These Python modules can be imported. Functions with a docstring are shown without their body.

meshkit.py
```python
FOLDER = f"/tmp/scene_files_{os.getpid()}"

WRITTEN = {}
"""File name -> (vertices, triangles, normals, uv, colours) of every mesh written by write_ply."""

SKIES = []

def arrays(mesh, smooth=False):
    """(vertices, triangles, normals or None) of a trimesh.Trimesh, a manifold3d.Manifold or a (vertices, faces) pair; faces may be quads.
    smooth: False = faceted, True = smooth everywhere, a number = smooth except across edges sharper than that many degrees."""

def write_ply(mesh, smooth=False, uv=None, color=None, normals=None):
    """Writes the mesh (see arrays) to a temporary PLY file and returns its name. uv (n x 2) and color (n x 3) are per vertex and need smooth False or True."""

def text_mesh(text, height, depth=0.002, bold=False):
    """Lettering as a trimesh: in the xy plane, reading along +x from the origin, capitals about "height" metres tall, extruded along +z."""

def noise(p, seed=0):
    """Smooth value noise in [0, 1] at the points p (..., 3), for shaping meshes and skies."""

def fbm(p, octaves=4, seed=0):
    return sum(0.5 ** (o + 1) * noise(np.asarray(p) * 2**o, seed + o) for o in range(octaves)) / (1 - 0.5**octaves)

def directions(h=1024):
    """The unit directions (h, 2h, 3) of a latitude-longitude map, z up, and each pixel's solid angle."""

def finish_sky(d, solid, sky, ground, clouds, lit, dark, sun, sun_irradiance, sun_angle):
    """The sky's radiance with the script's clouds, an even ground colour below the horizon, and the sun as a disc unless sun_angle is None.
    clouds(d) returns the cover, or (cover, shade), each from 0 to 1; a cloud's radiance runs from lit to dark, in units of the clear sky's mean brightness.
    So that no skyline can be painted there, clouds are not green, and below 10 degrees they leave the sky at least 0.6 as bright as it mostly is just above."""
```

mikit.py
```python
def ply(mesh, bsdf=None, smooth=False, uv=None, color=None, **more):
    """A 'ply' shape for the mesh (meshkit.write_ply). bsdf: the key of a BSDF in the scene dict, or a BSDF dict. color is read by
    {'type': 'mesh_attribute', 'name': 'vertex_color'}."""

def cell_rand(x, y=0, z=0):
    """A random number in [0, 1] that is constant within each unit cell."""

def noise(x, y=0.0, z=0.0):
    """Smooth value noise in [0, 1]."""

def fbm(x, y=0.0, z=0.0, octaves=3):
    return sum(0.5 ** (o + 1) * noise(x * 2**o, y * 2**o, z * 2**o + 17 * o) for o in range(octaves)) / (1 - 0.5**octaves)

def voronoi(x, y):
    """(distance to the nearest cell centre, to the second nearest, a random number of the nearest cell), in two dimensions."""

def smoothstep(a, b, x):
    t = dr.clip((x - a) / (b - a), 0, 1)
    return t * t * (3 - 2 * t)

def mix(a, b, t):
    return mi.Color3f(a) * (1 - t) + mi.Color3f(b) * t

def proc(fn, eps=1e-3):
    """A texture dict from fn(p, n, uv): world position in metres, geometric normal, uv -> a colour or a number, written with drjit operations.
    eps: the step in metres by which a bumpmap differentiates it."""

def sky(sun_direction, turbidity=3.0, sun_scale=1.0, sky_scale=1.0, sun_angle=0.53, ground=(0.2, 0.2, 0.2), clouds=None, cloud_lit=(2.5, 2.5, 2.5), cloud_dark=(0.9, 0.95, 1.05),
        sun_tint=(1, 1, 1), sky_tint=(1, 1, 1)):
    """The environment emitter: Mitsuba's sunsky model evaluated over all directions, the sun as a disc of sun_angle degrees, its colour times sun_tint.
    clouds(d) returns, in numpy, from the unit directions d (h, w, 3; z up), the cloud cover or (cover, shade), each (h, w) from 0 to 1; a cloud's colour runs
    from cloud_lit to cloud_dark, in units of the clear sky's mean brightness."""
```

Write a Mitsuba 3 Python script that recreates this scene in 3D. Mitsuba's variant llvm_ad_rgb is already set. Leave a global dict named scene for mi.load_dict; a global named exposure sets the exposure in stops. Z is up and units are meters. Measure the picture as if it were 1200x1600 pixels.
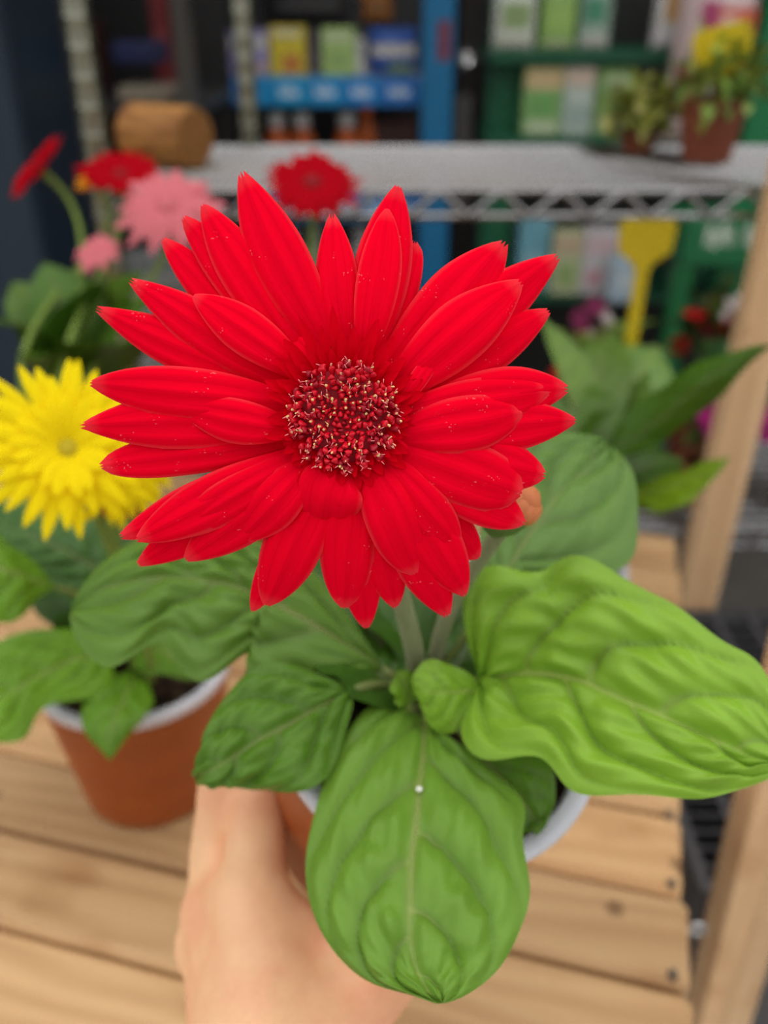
import math, random
import numpy as np, trimesh, mitsuba as mi, drjit as dr
import mikit, meshkit
from scipy.interpolate import CubicSpline
from mikit import noise, fbm, smoothstep, mix, cell_rand

# ------------------------------------------------------------------ camera, sky, exposure
F, PITCH, CAM_Z = 1400.0, math.radians(30.0), 1.30          # focal length in pixels of the 1200 x 1600 frame
FOCUS, APERTURE = 0.209, 0.0021
C = np.array([0.0, 0.0, CAM_Z])
FWD = np.array([0, math.cos(PITCH), -math.sin(PITCH)])
RGT = np.array([1.0, 0, 0])
DWN = np.array([0, -math.sin(PITCH), -math.cos(PITCH)])
scene, labels = {}, {}
scene['camera'] = {'type': 'thinlens', 'fov': math.degrees(2 * math.atan(600 / F)), 'fov_axis': 'x', 'aperture_radius': APERTURE,
                   'focus_distance': FOCUS, 'near_clip': 0.01, 'far_clip': 100.0,
                   'to_world': mi.ScalarTransform4f().look_at(origin=C.tolist(), target=(C + FWD).tolist(), up=[0, 0, 1])}


def cloud(d):
    """A closed layer of cloud, as overcast skies are about three times as bright overhead as at the horizon."""
    n = meshkit.fbm(d * np.array([2.2, 2.2, 4.0]) + 3.1, 4)
    el = np.clip(d[..., 2], 0, 1)
    return np.ones(d.shape[:2]), np.clip(1 - el + (n - 0.5) * 0.35, 0, 1)


scene['sky'] = mikit.sky([-0.25, -0.35, 0.9], turbidity=4.0, sun_scale=0.0, clouds=cloud, cloud_lit=(3.5, 3.42, 3.3), cloud_dark=(1.0, 1.02, 1.05), ground=(0.22, 0.2, 0.18))
exposure = 2.22

rng = np.random.default_rng(7)
random.seed(7)


def P(x, y, d):
    """The point whose pixel is (x, y) and whose distance along the lens axis is d metres."""
    return C + d * (FWD + RGT * (x - 600) / F + DWN * (y - 800) / F)


def PY(x, y, Y):
    r = FWD + RGT * (x - 600) / F + DWN * (y - 800) / F
    return C + r * (Y / r[1])


def PZ(x, y, Z):
    r = FWD + RGT * (x - 600) / F + DWN * (y - 800) / F
    return C + r * ((Z - CAM_Z) / r[2])


def unit(v):
    v = np.asarray(v, float)
    return v / (np.linalg.norm(v, axis=-1, keepdims=True) + 1e-12)


# ------------------------------------------------------------------ materials
def mat(name, d):
    scene[name] = d
    return name


def plastic(name, c, rough=0.45, spec=0.5, **k):
    return mat(name, {'type': 'twosided', 'bsdf': {'type': 'principled', 'base_color': c if isinstance(c, dict) else {'type': 'rgb', 'value': list(c)}, 'roughness': rough, 'specular': spec, **k}})


def thin(name, c, rough=0.45, trans=0.6, **k):
    return mat(name, {'type': 'principledthin', 'base_color': c if isinstance(c, dict) else {'type': 'rgb', 'value': list(c)}, 'roughness': rough, 'diff_trans': trans, **k})


VC = {'type': 'mesh_attribute', 'name': 'vertex_color'}
mat('m_leaf', {'type': 'blendbsdf', 'weight': 0.6, 'thin': {'type': 'principledthin', 'base_color': VC, 'roughness': 0.4, 'diff_trans': 0.5},
               'waxy': {'type': 'twosided', 'bsdf': {'type': 'principled', 'base_color': VC, 'roughness': 0.33, 'specular': 0.4}}})


def petal_fn(p, n, uv):
    u, v = uv.x, uv.y
    streak = fbm(v * 9, u * 1.6, 0, 3)
    c = mix((0.92, 0.0016, 0.022), (0.76, 0.0008, 0.018), smoothstep(0.42, 0.80, streak) * 0.6)
    c = mix(c, (0.55, 0.0004, 0.012), smoothstep(0.35, 0.0, u) * 0.5)
    edge = smoothstep(0.82, 1.0, dr.abs(v)) * 0.38 * smoothstep(0.1, 0.5, u) + smoothstep(0.90, 1.0, u) * 0.4
    speck = smoothstep(0.80, 0.86, noise(p.x * 2100, p.y * 2100, p.z * 2100)) * smoothstep(0.72, 0.78, noise(p.x * 260 + 9, p.y * 260, p.z * 260))
    return mix(mix(c, (0.92, 0.085, 0.10), edge), (0.9, 0.35, 0.35), speck * 0.3)


thin('m_petal_red', mikit.proc(petal_fn), 0.42, 0.32)
thin('m_inner_petal', {'type': 'rgb', 'value': [0.70, 0.001, 0.012]}, 0.5, 0.5)
plastic('m_floret_dark', (0.36, 0.002, 0.014), 0.4, 0.35)
plastic('m_floret', (0.66, 0.004, 0.02), 0.4, 0.35)
plastic('m_floret_pink', (0.74, 0.20, 0.20), 0.4, 0.4)
plastic('m_anther', (0.82, 0.55, 0.22), 0.5, 0.3)
plastic('m_receptacle', (0.34, 0.002, 0.012), 0.6, 0.3)
plastic('m_bract', (0.10, 0.17, 0.04), 0.6, 0.3)


def stem_fn(p, n, uv):
    return mix((0.20, 0.23, 0.10), (0.30, 0.30, 0.19), fbm(p.x * 500, p.y * 500, p.z * 60))


plastic('m_stem', mikit.proc(stem_fn), 0.7, 0.25)
plastic('m_stem_green', (0.16, 0.24, 0.04), 0.6, 0.3)


def terracotta_fn(p, n, uv):
    k = fbm(p.x * 40, p.y * 40, p.z * 60, 3)
    return mix((0.33, 0.078, 0.016), (0.26, 0.056, 0.010), k) * (0.94 + 0.12 * noise(p.x * 400, p.y * 400, p.z * 90))


plastic('m_terracotta', mikit.proc(terracotta_fn), 0.42, 0.45)
plastic('m_pot_rim', (0.60, 0.61, 0.68), 0.4, 0.5)


def soil_fn(p, n, uv):
    k = fbm(p.x * 260, p.y * 260, p.z * 260, 3)
    return mix((0.018, 0.010, 0.006), (0.085, 0.055, 0.035), smoothstep(0.4, 0.8, k))


plastic('m_soil', mikit.proc(soil_fn), 0.9, 0.1)

# the table stands turned by 15 degrees
TABLE_Z, TURN = 0.84, math.radians(15)
TU, TW = np.array([-math.cos(TURN), math.sin(TURN), 0]), np.array([math.sin(TURN), math.cos(TURN), 0])
TO = PZ(1076, 1400, TABLE_Z)
PITCH_W = 0.0605


def wood_at(a, b, z, lo, hi, knots=True):
    k = dr.floor(b / PITCH_W)
    sh = cell_rand(k, 3, 1) * 7
    w = fbm(a * 3.2 + sh, b * 20 + sh * 3, z * 20, 3)
    rings = 0.5 + 0.5 * dr.sin((b * 330 + 16 * w + sh * 20) + a * 4)
    fine = noise(a * 26 + sh, b * 1500, z * 900)
    c = mix(lo, hi, smoothstep(0.15, 0.9, 0.28 * rings + 0.72 * w)) * (0.91 + 0.16 * fine)
    c = c * (0.80 + 0.36 * cell_rand(k, 8, 2))
    blotch = smoothstep(0.55, 0.8, fbm(a * 14 + sh, b * 26, 0.5, 3))
    c = mix(c, mi.Color3f(c.x * 0.72, c.y * 0.60, c.z * 0.50), blotch * 0.9)
    if knots:
        ka = a * 5.0 + sh * 1.7
        kk = dr.square((ka - dr.floor(ka) - 0.3 - 0.4 * cell_rand(dr.floor(ka), k, 9)) * 0.20) + dr.square(b - (k + 0.3 + 0.4 * cell_rand(dr.floor(ka), k, 5)) * PITCH_W)
        on = dr.select(cell_rand(dr.floor(ka), k, 6) > 0.62, 1.0, 0.0)
        c = mix(c, mi.Color3f(0.10, 0.045, 0.018), smoothstep(0.0075, 0.003, dr.sqrt(kk)) * on * 0.7)
    return c


def plank_fn(p, n, uv):
    x, y = p.x - TO[0], p.y - TO[1]
    return wood_at(x * TU[0] + y * TU[1], x * TW[0] + y * TW[1] + 8 * PITCH_W, p.z - TABLE_Z, (0.46, 0.268, 0.122), (0.62, 0.402, 0.205))


def post_fn(p, n, uv):
    return wood_at(p.z, p.x * 0.6 + p.y * 0.6, p.x - p.y, (0.74, 0.46, 0.245), (0.84, 0.57, 0.33), False)


plastic('m_plank', mikit.proc(plank_fn), 0.6, 0.3)
plastic('m_post', mikit.proc(post_fn), 0.55, 0.3)


def skin_fn(p, n, uv):
    k = fbm(p.x * 45, p.y * 45, p.z * 45, 3)
    c = mix((0.84, 0.50, 0.285), (0.78, 0.37, 0.21), smoothstep(0.35, 0.75, k) * 0.8)
    return c * (0.96 + 0.08 * noise(p.x * 900, p.y * 900, p.z * 900))


plastic('m_skin', mikit.proc(skin_fn), 0.48, 0.4, sheen=0.2)


# ------------------------------------------------------------------ mesh helpers
def add(key, mesh, m, smooth=False, label=None, cat=None, group=None, kind=None, uv=None, color=None):
    while key in scene:
        stem = key[:-4] if key[-4] == '_' and key[-3:].isdigit() else key
        n = COUNT[stem] = COUNT.get(stem, 0) + 1
        key = f'{stem}_{n:03d}'
    scene[key] = mikit.ply(mesh, m, smooth, uv, color)
    tag(key, label, cat, group, kind)
    return key


COUNT = {}


def tag(key, label=None, cat=None, group=None, kind=None):
    d = {k: v for k, v in dict(label=label, category=cat, group=group, kind=kind).items() if v}
    if d:
        labels[key] = d


def grid_faces(nu, nv, closed=False):
    i, j = np.meshgrid(np.arange(nu - 1), np.arange(nv if closed else nv - 1), indexing='ij')
    a, b = i * nv + j, i * nv + (j + 1) % nv
    q = np.stack([a, b, b + nv, a + nv], -1).reshape(-1, 4)
    return np.vstack([q[:, [0, 1, 2]], q[:, [0, 2, 3]]])


def joined(parts):
    vs, fs, n = [], [], 0
    for v, f in parts:
        v, f = np.asarray(v, float), np.asarray(f, int)
        vs.append(v)
        fs.append(f + n)
        n += len(v)
    return np.vstack(vs), np.vstack(fs)


def vf(m):
    return np.array(m.vertices), np.array(m.faces)


def tube(points, radii, sides=8, n=24, caps=True):
    p = np.asarray(points, float)
    r = np.broadcast_to(radii, (len(p),)).astype(float)
    if n and len(p) > 2:
        u = np.r_[0, np.cumsum(np.linalg.norm(np.diff(p, axis=0), axis=1))]
        t = np.linspace(0, u[-1], n)
        p, r = CubicSpline(u, p)(t), np.interp(t, u, r)
    t = unit(np.gradient(p, axis=0))
    a = np.cross(t, [0.31, 0.17, 0.94]) if abs(t[0] @ unit([0.31, 0.17, 0.94])) < 0.95 else np.cross(t, [1.0, 0, 0])
    a = unit(a)
    b, ang = np.cross(t, a), np.arange(sides) * 2 * np.pi / sides
    v = (p[:, None] + r[:, None, None] * (np.cos(ang)[None, :, None] * a[:, None] + np.sin(ang)[None, :, None] * b[:, None])).reshape(-1, 3)
    f = grid_faces(len(p), sides, True)
    if caps:
        m = len(v)
        v = np.vstack([v, p[:1], p[-1:]])
        k = np.arange(sides)
        f = np.vstack([f, np.stack([k, k * 0 + m, (k + 1) % sides], 1), np.stack([k + m - sides, (k + 1) % sides + m - sides, k * 0 + m + 1], 1)])
    return v, f


def lathe(profile, centre=(0, 0, 0), sides=64, axis=None):
    pr = np.asarray(profile, float)
    ang = np.arange(sides) * 2 * np.pi / sides
    v = np.stack([pr[:, None, 0] * np.cos(ang), pr[:, None, 0] * np.sin(ang), np.broadcast_to(pr[:, None, 1], (len(pr), sides))], -1).reshape(-1, 3)
    if axis is not None:
        z = unit(axis)
        x = unit(np.cross(z, [0.2, 0.9, 0.31]))
        v = v @ np.stack([x, np.cross(z, x), z])
    return v + np.asarray(centre, float), grid_faces(len(pr), sides, True)


def box(lo, hi, ch=0.002, rot=0.0):
    """A box with chamfered edges, turned by rot about its own upright axis."""
    lo, hi = np.minimum(lo, hi), np.maximum(lo, hi)
    h = (hi - lo) / 2
    ch = min(ch, h.min() * 0.45)
    pts = np.array([[sx * (h[0] - ch * (k != 0)), sy * (h[1] - ch * (k != 1)), sz * (h[2] - ch * (k != 2))] for sx in (-1, 1) for sy in (-1, 1) for sz in (-1, 1) for k in range(3)])
    m = trimesh.convex.convex_hull(pts)
    v, f = vf(m)
    c, s = math.cos(rot), math.sin(rot)
    return v @ np.array([[c, s, 0], [-s, c, 0], [0, 0, 1]]) + (lo + hi) / 2, f


# ------------------------------------------------------------------ leaves and petals
def leaf_mesh(L, M, R, tone, nu=56, nv=33, veins=6, quilt=0.0008, wav=0.001, seed=0, rib=0.0011, pale=1.0, petiole=None):
    """A leaf laid over three curves in space: left edge, midrib, right edge, given at a few stations each. The sheet is quilted between its veins."""
    k = np.arange(len(M), dtype=float)
    t = np.linspace(0, 1, nu)
    L, M, R = (CubicSpline(k, np.asarray(q, float))(t * k[-1]) for q in (L, M, R))
    s = np.linspace(-1, 1, nv)
    a = np.abs(s)[None, :, None]
    side = np.where(s[None, :, None] < 0, L[:, None], R[:, None])
    p = M[:, None] + (side - M[:, None]) * a
    quad = M[:, None] + (R - L)[:, None] / 2 * s[None, :, None] + ((R + L) / 2 - M)[:, None] * s[None, :, None] ** 2
    p = 0.55 * p + 0.45 * quad
    nrm = unit(np.cross(np.gradient(p, axis=0), np.gradient(p, axis=1)))
    nrm = np.nan_to_num(nrm)
    if (nrm[nu // 2, nv // 2] @ (C - M[nu // 2])) < 0:
        nrm = -nrm
    A, T = np.abs(s)[None, :], t[:, None]
    side_off = np.where(s[None, :] < 0, 0.0, 0.37)
    ph = (T - 0.14 * A - 0.36 * A ** 2) * veins + side_off
    bul = np.abs(np.sin(np.pi * ph)) ** 0.75
    env = np.clip(A / 0.12, 0, 1) * (1 - A ** 5) * np.clip(np.sin(np.pi * np.clip(T * 0.96 + 0.02, 0, 1)), 0, 1) ** 0.5
    q = np.stack([T * 17 + 0 * A, A * 5.5 + (s[None, :] > 0) * 9 + 0 * T, 0 * T * A + seed], -1)
    cell = meshkit.noise(q, seed) - 0.5
    ter = 0.5 + 0.5 * np.sin(2 * np.pi * (A * 4.4 + T * 2.2 + np.floor(ph) * 0.37) + seed)
    h = quilt * env * (bul * (1.0 + 0.45 * ter) + cell * 0.9)
    h = h + wav * A ** 2.5 * np.sin(2 * np.pi * (T * 2.7 + s[None, :] * 0.23 + seed * 0.37))
    p = p + nrm * h[..., None]
    tone = np.asarray(tone, float)
    var = 0.82 + 0.36 * meshkit.fbm(np.stack([T * 5 + 0 * A, s[None, :] * 2.5 + 0 * T, 0 * T * A + seed * 2.1], -1), 3, seed + 4)
    col = tone * var[..., None] * (0.90 + 0.16 * bul * env)[..., None]  # bulges paler than hollows: relief shading put into the colour
    yel = np.array([tone[1] * 0.88, tone[1] * 1.12, tone[1] * 0.22]) + 0.03
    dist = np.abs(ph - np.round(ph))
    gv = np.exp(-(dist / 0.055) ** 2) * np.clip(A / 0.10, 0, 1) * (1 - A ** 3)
    dark = 0.30 * gv  # vein grooves darkened, painted shade on top of vein pigment
    sec = np.exp(-(dist / 0.035) ** 2) * np.clip(1 - A / 0.35, 0, 1) * 0.45 * pale
    mid = np.exp(-(A / 0.032) ** 2) * (1 - 0.7 * T) * 0.95 * pale
    w = np.clip(sec + mid, 0, 0.95)[..., None]
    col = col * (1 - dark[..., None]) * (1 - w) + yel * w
    parts, cols = [(p.reshape(-1, 3), grid_faces(nu, nv))], [col.reshape(-1, 3)]
    path = M[: int(nu * 0.82)] - rib * 0.45 * nrm[: int(nu * 0.82), nv // 2]
    rr = rib * np.linspace(1, 0.25, len(path))
    if petiole is not None:
        pre = np.asarray(petiole, float)
        uu = np.linspace(0, 1, 12)[:-1, None]
        ctrl = M[0] - unit(M[3] - M[0]) * np.linalg.norm(M[0] - pre) * 0.4
        pre = (1 - uu) ** 2 * pre + 2 * uu * (1 - uu) * ctrl + uu ** 2 * M[0]
        path, rr = np.vstack([pre, path]), np.r_[np.full(len(pre), rib * 1.5), rr]
    tv, tf = tube(path, rr, 7, 0)
    parts.append((tv, tf))
    cols.append(np.broadcast_to(yel * 0.8, tv.shape))
    return joined(parts), np.clip(np.vstack(cols), 0, 1)


def leaf_px(key, rows, tone, **k):
    r = np.asarray(rows, float)
    L, M, R = ([P(*x) for x in r[:, 3 * i:3 * i + 3]] for i in range(3))
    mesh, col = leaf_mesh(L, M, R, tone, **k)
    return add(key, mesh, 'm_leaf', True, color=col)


def leaf_free(key, base, tip, width, tone, sag=0.15, roll=0.0, cup=0.12, petiole=None, shape=None, **k):
    """A leaf between two points, arched upward, with the outline of a gerbera leaf."""
    base, tip = np.asarray(base, float), np.asarray(tip, float)
    ax = tip - base
    ln = np.linalg.norm(ax)
    side = unit(np.cross(ax, [0, 0, 1.0]))
    up = unit(np.cross(side, ax))
    c, s = math.cos(roll), math.sin(roll)
    side, up = side * c + up * s, up * c - side * s
    t = np.linspace(0, 1, 9)
    w = np.array(shape or [0.10, 0.62, 0.86, 0.98, 1.0, 0.93, 0.76, 0.45, 0.0]) * width / 2
    M = base + ax * t[:, None] + up * (sag * ln * 4 * t * (1 - t))[:, None]
    wob = 1 + 0.10 * np.sin(t * 9 + k.get('seed', 0))
    L = M - side * (w * wob)[:, None] + up * (cup * w)[:, None]
    R = M + side * (w * (2 - wob))[:, None] + up * (cup * w)[:, None]
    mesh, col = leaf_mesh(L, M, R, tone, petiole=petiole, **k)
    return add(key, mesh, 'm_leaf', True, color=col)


def petal_mesh(b, m, tip, width, nrm, nu=20, nv=9, rnd=0.0, notch=0.03, cup=0.28, ridge=0.05, twist=0.0, seed=0):
    """A ray floret: from b over m (a point it passes) to tip, grooved lengthwise, arched across, its end toothed."""
    b, m, tip = (np.asarray(x, float) for x in (b, m, tip))
    t = np.linspace(0, 1, nu)[:, None]
    mid = 2 * m - (b + tip) / 2
    ax = (1 - t) ** 2 * b + 2 * t * (1 - t) * mid + t ** 2 * tip
    tan = unit(np.gradient(ax, axis=0))
    side = unit(np.cross(nrm, tan))
    up = np.cross(tan, side)
    v = np.linspace(-1, 1, nv)[None, :]
    s = t
    pw = 1.65 + 1.6 * rnd
    f = np.where(s < 0.55, 0.42 + 0.58 * np.sin(np.clip(s / 0.55, 0, 1) * np.pi / 2), 0.11 + 0.89 * np.clip(1 - (np.clip(s - 0.55, 0, 1) / 0.45) ** pw, 0, 1) ** (0.97 - 0.45 * rnd))
    w = width / 2 * f
    r = np.random.default_rng(seed)
    ph, off = r.uniform(0, 6.3), r.uniform(-0.25, 0.25)
    tooth = np.abs(((v + off) * 1.0 + 1) % 1.0 - 0.5) * 2
    ln = np.linalg.norm(tip - b)
    along = ln * notch * (tooth - 0.5) * np.clip((s - 0.80) / 0.2, 0, 1) ** 2
    h = -cup * w * v ** 2 + ridge * w * np.cos(v * 2 * np.pi * 1.5 + off) * np.clip(s * 3, 0, 1) * (1 - s ** 4)
    h = h + 0.05 * w * np.sin(s * 7 + v * 1.7 + ph) + twist * w * v * s
    lat = w * v + 0.03 * w * np.sin(5 * s + ph)
    p = ax[:, None] + side[:, None] * lat[..., None] + up[:, None] * h[..., None] + tan[:, None] * along[..., None]
    uv = np.stack([np.broadcast_to(s, h.shape), np.broadcast_to(v, h.shape) + 0 * s + 0.0], -1).reshape(-1, 2)
    return (p.reshape(-1, 3), grid_faces(nu, nv)), uv
# ------------------------------------------------------------------ the wooden table
T = 'wooden_table'
tag(T, 'low display table of unfinished brown planks under the potted gerberas', 'table')


def tp(a, b, z):
    return TO + TU * a + TW * b + np.array([0, 0, z])


def tbox(a0, a1, b0, b1, z0, z1, ch=0.002, tilt=0.0):
    v, f = box((a0, b0, z0), (a1, b1, z1), ch)
    v = v.copy()
    v[:, 2] += (v[:, 1] - (b0 + b1) / 2) * tilt
    return TO + np.outer(v[:, 0], TU) + np.outer(v[:, 1], TW) + np.outer(v[:, 2], [0, 0, 1]), f[:, ::-1]


plank_z = {}
for k in range(-5, 7):
    dz = float(rng.uniform(-0.0022, 0.0))
    end = float(rng.uniform(-0.003, 0.003))
    gap = 0.0035 if k in (-1, 1) else 0.0016
    add(T + '__plank', tbox(end, 1.25, k * PITCH_W + gap, (k + 1) * PITCH_W - 0.0008, -0.018 + dz, dz, 0.004, float(rng.uniform(-0.03, 0.03))), 'm_plank', 20)
for b0, b1 in ((-0.29, -0.25), (0.05, 0.09), (0.37, 0.41)):
    add(T + '__batten', tbox(0.012, 1.23, b0, b1, -0.06, -0.0205, 0.002), 'm_plank', 20)
for a in (0.02, 1.18):
    for b in (-0.28, 0.35):
        add(T + '__leg', tbox(a, a + 0.045, b, b + 0.045, -0.84, -0.0603, 0.002), 'm_post', 20)

plastic('m_steel', (0.55, 0.55, 0.56), 0.25, 0.5, metallic=1.0)
plastic('m_nail', (0.10, 0.075, 0.055), 0.5, 0.5)
for q in ((1046, 1272), (1050, 1378), (1052, 1520)):
    nc = PZ(*q, TABLE_Z + 0.0006)
    add(T + '__nail', lathe([(0.0001, 0.0012), (0.0022, 0.0008), (0.0028, -0.0008), (0.0028, -0.0040), (0.0001, -0.0041)], nc, 14), 'm_nail', 40, label='dark nail head')
ec = PZ(1079, 1452, TABLE_Z - 0.010)
ta = np.linspace(0, 2 * np.pi, 25)
add(T + '__ring_bolt', joined([tube(ec + np.stack([0.0045 * np.cos(ta) + 0.004, 0 * ta, 0.0045 * np.sin(ta)], 1), 0.0013, 8, 0, False), tube([ec - np.array([0.012, 0, 0]), ec - np.array([0.0005, 0, 0])], 0.0013, 8, 0)]), 'm_steel', 40, label='small shiny metal ring')

# ------------------------------------------------------------------ pots
UP = np.array([0, 0, 1.0])


def pot(thing, rim_c, r, height, r_base, body='m_terracotta', rim='m_pot_rim', axis=None):
    """rim_c: centre of the rim's top. The body tapers to r_base; a rolled grey rim; soil inside."""
    c = np.asarray(rim_c, float)
    h = height
    w = 0.0016
    prof = [(0.0005, -h + 0.004), (r_base * 0.8, -h + 0.004), (r_base * 0.86, -h), (r_base - 0.001, -h), (r_base, -h + 0.0015), (r_base + (r - r_base) * 0.93, -0.010), (r - 0.003, -0.0085), (r - 0.003 - w, -0.0085),
            (r_base + (r - r_base) * 0.9 - w, -0.014), (r_base - w, -h + 0.006), (0.0005, -h + 0.006)]
    add(thing + '__pot', lathe(prof, c, 64, axis), body, 40)
    rp = [(r - 0.0062, -0.0088), (r - 0.001, -0.0088), (r + 0.0006, -0.0075), (r + 0.0012, -0.004), (r + 0.0010, -0.0012), (r - 0.0005, 0.0), (r - 0.0032, -0.0002), (r - 0.0058, -0.002), (r - 0.0062, -0.0088)]
    add(thing + '__rim', lathe(rp, c, 64, axis), rim, 50, label='grey rolled rim' if rim == 'm_pot_rim' else None)
    n = 28
    rr, aa = np.meshgrid(np.linspace(0.0005, 1, 12), np.arange(n) * 2 * np.pi / n, indexing='ij')
    R = r_base + (r - r_base) * 0.88 - w - 0.0004
    v = np.stack([rr * R * np.cos(aa), rr * R * np.sin(aa), 0 * rr - 0.016], -1)
    v[..., 2] += (meshkit.fbm(v * 160 + c * 7, 3) - 0.5) * 0.009 * (1 - rr ** 6) + 0.004 * (1 - rr ** 2)
    if axis is not None:
        zx = unit(np.cross(axis, [0.2, 0.9, 0.31]))
        v = v @ np.stack([zx, np.cross(axis, zx), axis])
    add(thing + '__soil', (np.vstack([(v + c).reshape(-1, 3)]), grid_faces(12, n, True)), 'm_soil', True)
    return c


# ------------------------------------------------------------------ the red gerbera held to the camera
G = 'potted_gerbera'
tag(G, 'potted gerbera with one large bright red bloom, held up by the hand', 'potted plant')
POT_C, POT_R = P(688, 1090, 0.330), 0.0620
POT_A = unit(np.array([0.22, -0.33, 0.92]))
POT_E = unit(RGT - POT_A * (POT_A @ RGT))
POT_S = np.cross(POT_A, POT_E)
pot(G, POT_C, POT_R, 0.110, 0.049, axis=POT_A)
CROWN = POT_C - POT_A * 0.013 + np.array([-0.006, 0.002, 0])

FC, FD = (537, 652), 0.209
FL = G + '__flower'
fcen = P(*FC, FD)
fn = unit(C - fcen)
fe1 = unit(RGT - fn * (RGT @ fn))
fe2 = np.cross(fn, fe1)
if fe2 @ UP < 0:
    fe2 = -fe2
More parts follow.
